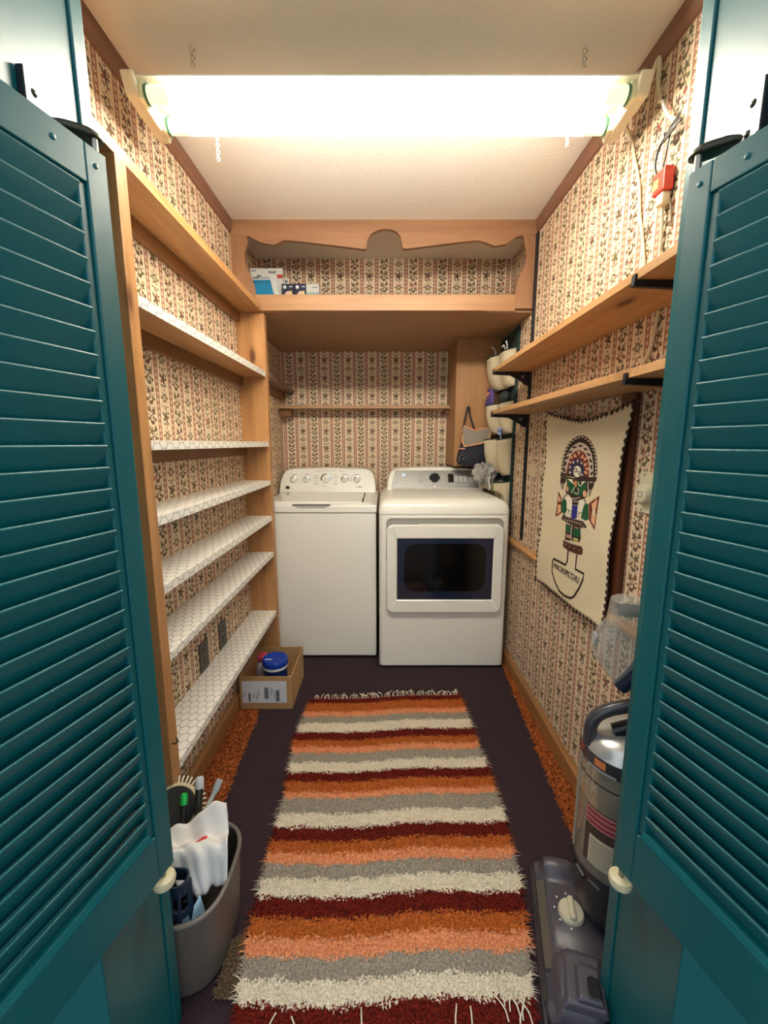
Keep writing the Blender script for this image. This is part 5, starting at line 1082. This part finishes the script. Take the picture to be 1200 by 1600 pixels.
# body behind, canister
cxv, cyv = 0.175, 0.232
def ringv(r, z, sy=1.0, ox=0, n=28): return [(cxv + ox + r * math.cos(2 * math.pi * k / n), cyv + r * sy * math.sin(2 * math.pi * k / n), z) for k in range(n)]
MB().loft([ringv(0.060, 0.075), ringv(0.080, 0.12), ringv(0.088, 0.17), ringv(0.090, 0.235)]).build('lower_body', VD, vc, smooth=True)
for k in range(4):
    a = R(150 + k * 24); MB().tube([(cxv + 0.090 * math.cos(a), cyv + 0.090 * math.sin(a), 0.215), (cxv + 0.091 * math.cos(a + 0.3), cyv + 0.091 * math.sin(a + 0.3), 0.212)], 0.005, 6).build('rib', VB, vc)
CLR = Mat('smoky_clear_plastic'); CLR.color(lin((170, 160, 140))); CLR.rough(0.12)
CLR.b.inputs['Alpha'].default_value = 0.38
can = MB().loft([ringv(0.089, 0.236), ringv(0.089, 0.50), ringv(0.087, 0.512)], False, False).build('canister', CLR.m, vc, smooth=True)
MB().loft([ringv(0.070, 0.237), ringv(0.070, 0.30), ringv(0.045, 0.33), ringv(0.050, 0.50)]).build('inner_filter', plain('filter_grey', (112, 106, 94), 0.6, 0.15, 30), can, smooth=True)
MB().loft([ringv(0.0895, 0.470), ringv(0.0895, 0.474)], False, False).build('seam', VD, can, smooth=True)
for k in range(3):
    a = R(158 + k * 9); MB().tube([(cxv + 0.089 * math.cos(a), cyv + 0.089 * math.sin(a), 0.24), (cxv + 0.089 * math.cos(a), cyv + 0.089 * math.sin(a), 0.50)], 0.003, 6).build('moulded_rib', plain('rib_pale', (176, 168, 148), 0.2, Alpha=0.6), can)
MB().loft([ringv(0.090, 0.506), ringv(0.093, 0.512), ringv(0.093, 0.540)]).build('lid_ring', plain('lid_ring', (56, 56, 62), 0.3), vc, smooth=True)
MB().loft([ringv(0.092, 0.540), ringv(0.088, 0.556), ringv(0.070, 0.572), ringv(0.030, 0.584)]).build('lid', SILVP, vc, smooth=True)
def patch(a0, a1, z0, z1, r): return MB().grid(lambda u, v: (cxv + r * math.cos(R(a0 + (a1 - a0) * u)), cyv + r * math.sin(R(a0 + (a1 - a0) * u)), z0 + (z1 - z0) * v), 8, 2)
patch(216, 232, 0.518, 0.536, 0.0940).build('orange_badge', plain('badge_orange', (206, 120, 70), 0.4), vc)
patch(206, 246, 0.508, 0.5145, 0.0938).build('grey_strip', plain('strip_grey', (150, 150, 148), 0.4), vc)
MB().lathe([(0.013, -0.004), (0.013, 0.002)], (cxv - 0.089, cyv - 0.012, 0.532), 0, 16).build('round_badge', plain('badge_red', (150, 70, 50), 0.4), vc)
lbv = patch(208, 262, 0.262, 0.408, 0.0897).build('warning_label', plain('warn_dark', (62, 48, 40), 0.5), can)
patch(208, 262, 0.362, 0.406, 0.0902).build('label_heading', plain('warn_pink', (172, 112, 110), 0.5), can)
patch(217, 262, 0.264, 0.338, 0.0902).build('label_text_panel', plain('warn_cream', (196, 184, 158), 0.5), can)
lt = MB()
for i in range(3): lt.add(*(lambda g: (g.v, g.f))(patch(210, 258, 0.368 + i * 0.013, 0.374 + i * 0.013, 0.0906)))
lt.build('heading_letters', plain('warn_red', (140, 34, 44), 0.5), can)
lt = MB()
for i in range(9): lt.add(*(lambda g: (g.v, g.f))(patch(219, 258 - (i * 7) % 11, 0.270 + i * 0.0072, 0.2718 + i * 0.0072, 0.0906)))
lt.build('small_print', plain('warn_ink', (96, 86, 72), 0.5), can)
# carry handle over the lid
hp = [(cxv - 0.082, cyv - 0.020, 0.545), (cxv - 0.078, cyv - 0.020, 0.600), (cxv - 0.050, cyv - 0.020, 0.632), (cxv + 0.02, cyv - 0.022, 0.662), (cxv + 0.075, cyv - 0.024, 0.685), (cxv + 0.090, cyv - 0.024, 0.62)]
MB().tube(curve(hp, 6), 0.0145, 12).build('carry_handle', plain('handle_dark', (64, 62, 66), 0.25), vc, smooth=True)
MB().tube(curve([(cxv - 0.03, cyv - 0.015, 0.578), (cxv + 0.02, cyv - 0.015, 0.602), (cxv + 0.08, cyv - 0.015, 0.622)], 6), 0.018, 10).build('cyclone_duct', VB, vc, smooth=True)
# spine, clear cyclone cover at the top, hose
MB().box(cxv + 0.060, cxv + 0.098, cyv - 0.032, cyv + 0.032, 0.10, 0.72).build('spine', VD, vc, bevel=0.012, seg=3)
CL2 = Mat('clear_cover'); CL2.color(lin((206, 200, 186))); CL2.rough(0.08); CL2.b.inputs['Alpha'].default_value = 0.36
def rbx(x0, x1, y0, y1, z, r=0.02): return [(x, y, z) for x, y in rrect(x0, x1, y0, y1, r, 4)]
bx_, by_ = cxv - 0.040, cyv - 0.01
MB().loft([rbx(bx_ + 0.005, bx_ + 0.05, by_ - 0.02, by_ + 0.02, 0.690, 0.012), rbx(bx_ - 0.045, bx_ + 0.05, by_ - 0.042, by_ + 0.042, 0.762), rbx(bx_ - 0.040, bx_ + 0.05, by_ - 0.042, by_ + 0.042, 0.815), rbx(bx_ - 0.022, bx_ + 0.05, by_ - 0.034, by_ + 0.034, 0.845), rbx(bx_ - 0.018, bx_ + 0.05, by_ - 0.030, by_ + 0.030, 0.895), rbx(bx_ - 0.010, bx_ + 0.045, by_ - 0.024, by_ + 0.024, 0.902)]).build('clear_cover', CL2.m, vc, smooth=True)
MB().box(bx_ - 0.012, bx_ + 0.045, by_ - 0.026, by_ + 0.026, 0.866, 0.880).build('black_band', VB, vc, bevel=0.004)
MB().lathe([(0.016, -0.002), (0.016, 0.004), (0.008, 0.005)], (bx_ - 0.048, by_, 0.800), 0, 18).build('round_button', SILVP, vc, smooth=True)
MB().tube(curve([(bx_ + 0.01, by_ - 0.02, 0.700), (bx_ + 0.03, by_ - 0.03, 0.74), (bx_ + 0.05, by_ - 0.03, 0.78)], 5), 0.016, 12).build('hose', plain('hose_navy', (26, 34, 62), 0.35), vc, smooth=True)
vc.matrix_world = Matrix.Translation((0.338, 0.690, 0.009)) @ Matrix.Rotation(R(-14), 4, 'Z')

# ------------------------------------------------------------------ grey tub with cleaning odds and ends
tb = thing('plastic_bin', (-0.515, 0.865, 0.003), 'grey-brown oval plastic bin stuffed with brushes and cloth', 'bin')
TUBM = plain('bin_grey', (92, 84, 76), 0.5, 0.06, 30)
def se(cx, cy, a, b, z, n=40, e=3.2):
    out = []
    for k in range(n):
        t_ = 2 * math.pi * k / n; c_, s_ = math.cos(t_), math.sin(t_)
        out.append((cx + a * math.copysign(abs(c_) ** (2 / e), c_), cy + b * math.copysign(abs(s_) ** (2 / e), s_), z))
    return out
bxc, byc = -0.513, 0.863
MB().loft([se(bxc, byc, 0.128, 0.118, 0.010), se(bxc, byc, 0.132, 0.122, 0.018), se(bxc, byc, 0.138, 0.128, 0.12), se(bxc, byc, 0.142, 0.131, 0.215), se(bxc, byc, 0.138, 0.127, 0.216), se(bxc, byc, 0.128, 0.118, 0.024)], True, True).build('shell', TUBM, tb, smooth=True)
rimp = [(x, y, z) for x, y, z in se(bxc, byc, 0.1415, 0.1305, 0.216)]
MB().tube(rimp, 0.0055, 8, closed=True).build('rim', plain('bin_rim', (104, 98, 90), 0.45), tb, smooth=True)
NG = 'odds and ends in the grey bin'
# navy perforated caddy
cd_ = thing('perforated_caddy', (-0.515, 0.80, 0.03), 'navy perforated plastic basket inside the grey bin', 'basket', NG)
CDM = plain('caddy_navy', (28, 44, 62), 0.35)
cx0, cx1, cy0, cy1 = -0.605, -0.432, 0.750, 0.796
for zz, hh in ((0.030, 0.05), (0.115, 0.018), (0.165, 0.018), (0.215, 0.018), (0.270, 0.030)):
    q = MB(); a = rrect(cx0, cx1, cy0, cy1, 0.02); c = rrect(cx0 + 0.004, cx1 - 0.004, cy0 + 0.004, cy1 - 0.004, 0.017); n = len(a)
    vs = [(x, y, zz) for x, y in a] + [(x, y, zz) for x, y in c] + [(x, y, zz + hh) for x, y in a] + [(x, y, zz + hh) for x, y in c]; fs = []
    for i in range(n):
        j = (i + 1) % n; fs += [(i, j, n + j, n + i), (2 * n + i, 3 * n + i, 3 * n + j, 2 * n + j), (i, 2 * n + i, 2 * n + j, j), (n + i, n + j, 3 * n + j, 3 * n + i)]
    q.add(vs, fs).build('hoop', CDM, cd_, smooth=True)
for i in range(9):
    x = cx0 + 0.018 + i * (cx1 - cx0 - 0.036) / 8
    MB().tube([(x, cy0 + 0.002, 0.03), (x + 0.006, cy0 + 0.002, 0.285)], 0.004, 6).build('bar', CDM, cd_)
for i in range(6):
    y = cy0 + 0.018 + i * (cy1 - cy0 - 0.036) / 5
    MB().tube([(cx1 - 0.002, y, 0.03), (cx1 - 0.002, y + 0.005, 0.285)], 0.004, 6).build('bar', CDM, cd_)
# round brush with pale bristles
rb = thing('round_brush', (-0.54, 0.958, 0.24), 'round black brush with wooden rim and pale bristles', 'brush', NG)
Mr = Matrix.Translation((-0.553, 0.962, 0.288)) @ Matrix.Rotation(R(46), 4, 'X') @ Matrix.Rotation(R(14), 4, 'Y')
MB().lathe([(0.052, -0.010), (0.058, -0.004), (0.058, 0.006), (0.052, 0.010)], (0, 0, 0), 2, 30).xf(Mr).build('rim', plain('brush_rim', (176, 164, 128), 0.5), rb, smooth=True)
MB().lathe([(0.050, 0.0102), (0.048, 0.015), (0.001, 0.016)], (0, 0, 0), 2, 30).xf(Mr).build('pad', plain('brush_pad', (26, 26, 28), 0.8, 0.3, 300), rb, smooth=True)
q = MB()
for k in range(40):
    a = 2 * math.pi * k / 40; q.tube([(0.056 * math.cos(a), 0.056 * math.sin(a), -0.004), (0.074 * math.cos(a), 0.074 * math.sin(a), -0.010)], 0.0022, 5)
q.xf(Mr).build('bristles', plain('bristle_white', (226, 222, 208), 0.6), rb)
def stick(name, label, cat, p0, p1, r, mat_, tip=None, tipmat=None):
    t = thing(name, p0, label, cat, NG); p0, p1 = Vector(p0), Vector(p1)
    MB().tube([p0, p0.lerp(p1, 0.5), p1], [r * 0.85, r, r], 10).build('handle', mat_, t, smooth=True)
    if tip: 
        d = (p1 - p0).normalized(); MB().tube([p1 - d * 0.002, p1 + d * tip * 0.8, p1 + d * tip], [r * 1.15, r * 1.15, r * 0.8], 10).build('tip', tipmat, t, smooth=True)
    return t
stick('brush_handle', 'dark handle with a bright green cap standing in the grey bin', 'handle', (-0.512, 0.89, 0.20), (-0.513, 0.930, 0.335), 0.008, BLACKP, 0.022, plain('green_cap', (30, 176, 70), 0.25))
stick('dustpan_handle', 'black handle with a pale grey end, tallest in the grey bin', 'handle', (-0.478, 0.90, 0.20), (-0.486, 0.962, 0.352), 0.010, plain('olive_black', (38, 36, 26), 0.4), 0.024, plain('tip_grey', (188, 192, 190), 0.35))
t = thing('scrub_brush', (-0.455, 0.91, 0.22), 'slender light grey plastic brush leaning out of the bin', 'brush', NG)
GP = plain('light_grey_plastic', (172, 178, 174), 0.35)
MB().tube(curve([(-0.500, 0.90, 0.25), (-0.468, 0.93, 0.295), (-0.450, 0.965, 0.330), (-0.440, 0.982, 0.355)], 5), [0.005] * 6 + [0.006] * 5 + [0.009] * 5, 8).build('handle', GP, t, smooth=True)
# pale blue wipe near the front
t = thing('wipe_packet', (-0.45, 0.775, 0.16), 'pale blue crumpled wrapper low inside the front of bin', 'wrapper', NG)
MB().grid(lambda u, v: (-0.432 + 0.03 * u - 0.02 * v, 0.748 + 0.05 * u, 0.13 + 0.085 * v + 0.008 * math.sin(9 * u + 5 * v)), 6, 6).build('film', plain('wrap_pale_blue', (146, 184, 208), 0.3), t, solid=0.003, smooth=True)
# white cloth draped over everything
t = thing('white_cloth', (-0.46, 0.83, 0.2), 'crumpled white rag with a red mark draped over the bin contents', 'cloth', NG)
CLW = plain('rag_white', (226, 222, 216), 0.9, 0.05, 20, 0.15, bscale=500)
rows_ = [((-0.540, 0.900, 0.250), (-0.410, 0.950, 0.270)), ((-0.540, 0.890, 0.292), (-0.405, 0.932, 0.340)), ((-0.530, 0.868, 0.284), (-0.390, 0.900, 0.290)), ((-0.520, 0.842, 0.298), (-0.380, 0.866, 0.296)), ((-0.505, 0.828, 0.300), (-0.376, 0.852, 0.270)), ((-0.488, 0.815, 0.250), (-0.376, 0.845, 0.235)), ((-0.462, 0.803, 0.196), (-0.378, 0.840, 0.208))]
rl_ = curve([r_[0] for r_ in rows_], 6); rr_ = curve([r_[1] for r_ in rows_], 6)
def rag(u, v):
    k = v * (len(rl_) - 1); i = min(len(rl_) - 2, int(k)); f = k - i
    a = rl_[i].lerp(rl_[i + 1], f); b = rr_[i].lerp(rr_[i + 1], f); p = a.lerp(b, u)
    hang = max(0.0, (v - 0.5) / 0.5)
    fold = (0.005 * math.sin(u * 9 + v * 7) + 0.004 * math.sin(u * 19 - v * 11)) * (1 - hang) + 0.010 * math.exp(-((u - 0.72) / 0.16) ** 2) * math.exp(-((v - 0.17) / 0.10) ** 2)
    wave = (0.007 * math.sin(u * 12 + v * 3) + 0.003 * math.sin(u * 27)) * hang
    sag = -0.010 * math.sin(math.pi * u) * math.exp(-((v - 0.36) / 0.09) ** 2)
    return (p.x + 0.4 * wave, p.y - wave, p.z + fold + sag + 0.012 * math.sin(u * 7) * max(0, v - 0.85))
MB().grid(rag, 34, 44).build('rag', CLW, t, smooth=True, solid=0.0025)
MB().grid(lambda u, v: tuple(np.array(rag(0.40 + 0.26 * u, 0.36 + 0.08 * v)) + np.array((0, -0.0012, 0.0022))), 6, 4).build('red_mark', plain('rag_red', (206, 44, 40), 0.8), t, smooth=True, solid=0.001)
t = thing('dark_fill', (-0.45, 0.83, 0.03), 'added dark brown crumpled sheet darkening the bottom of the grey bin', 'cloth', NG)  # added sheet that darkens the bin interior among its dark contents
MB().grid(lambda u, v: (-0.630 + 0.235 * u, 0.806 + 0.150 * v, 0.105 + 0.014 * math.sin(7 * u + 5 * v) + 0.010 * math.sin(13 * u - 9 * v)), 20, 16).build('rag', plain('dark_fill', (40, 30, 26), 0.9, 0.3, 30), t, smooth=True, solid=0.004)
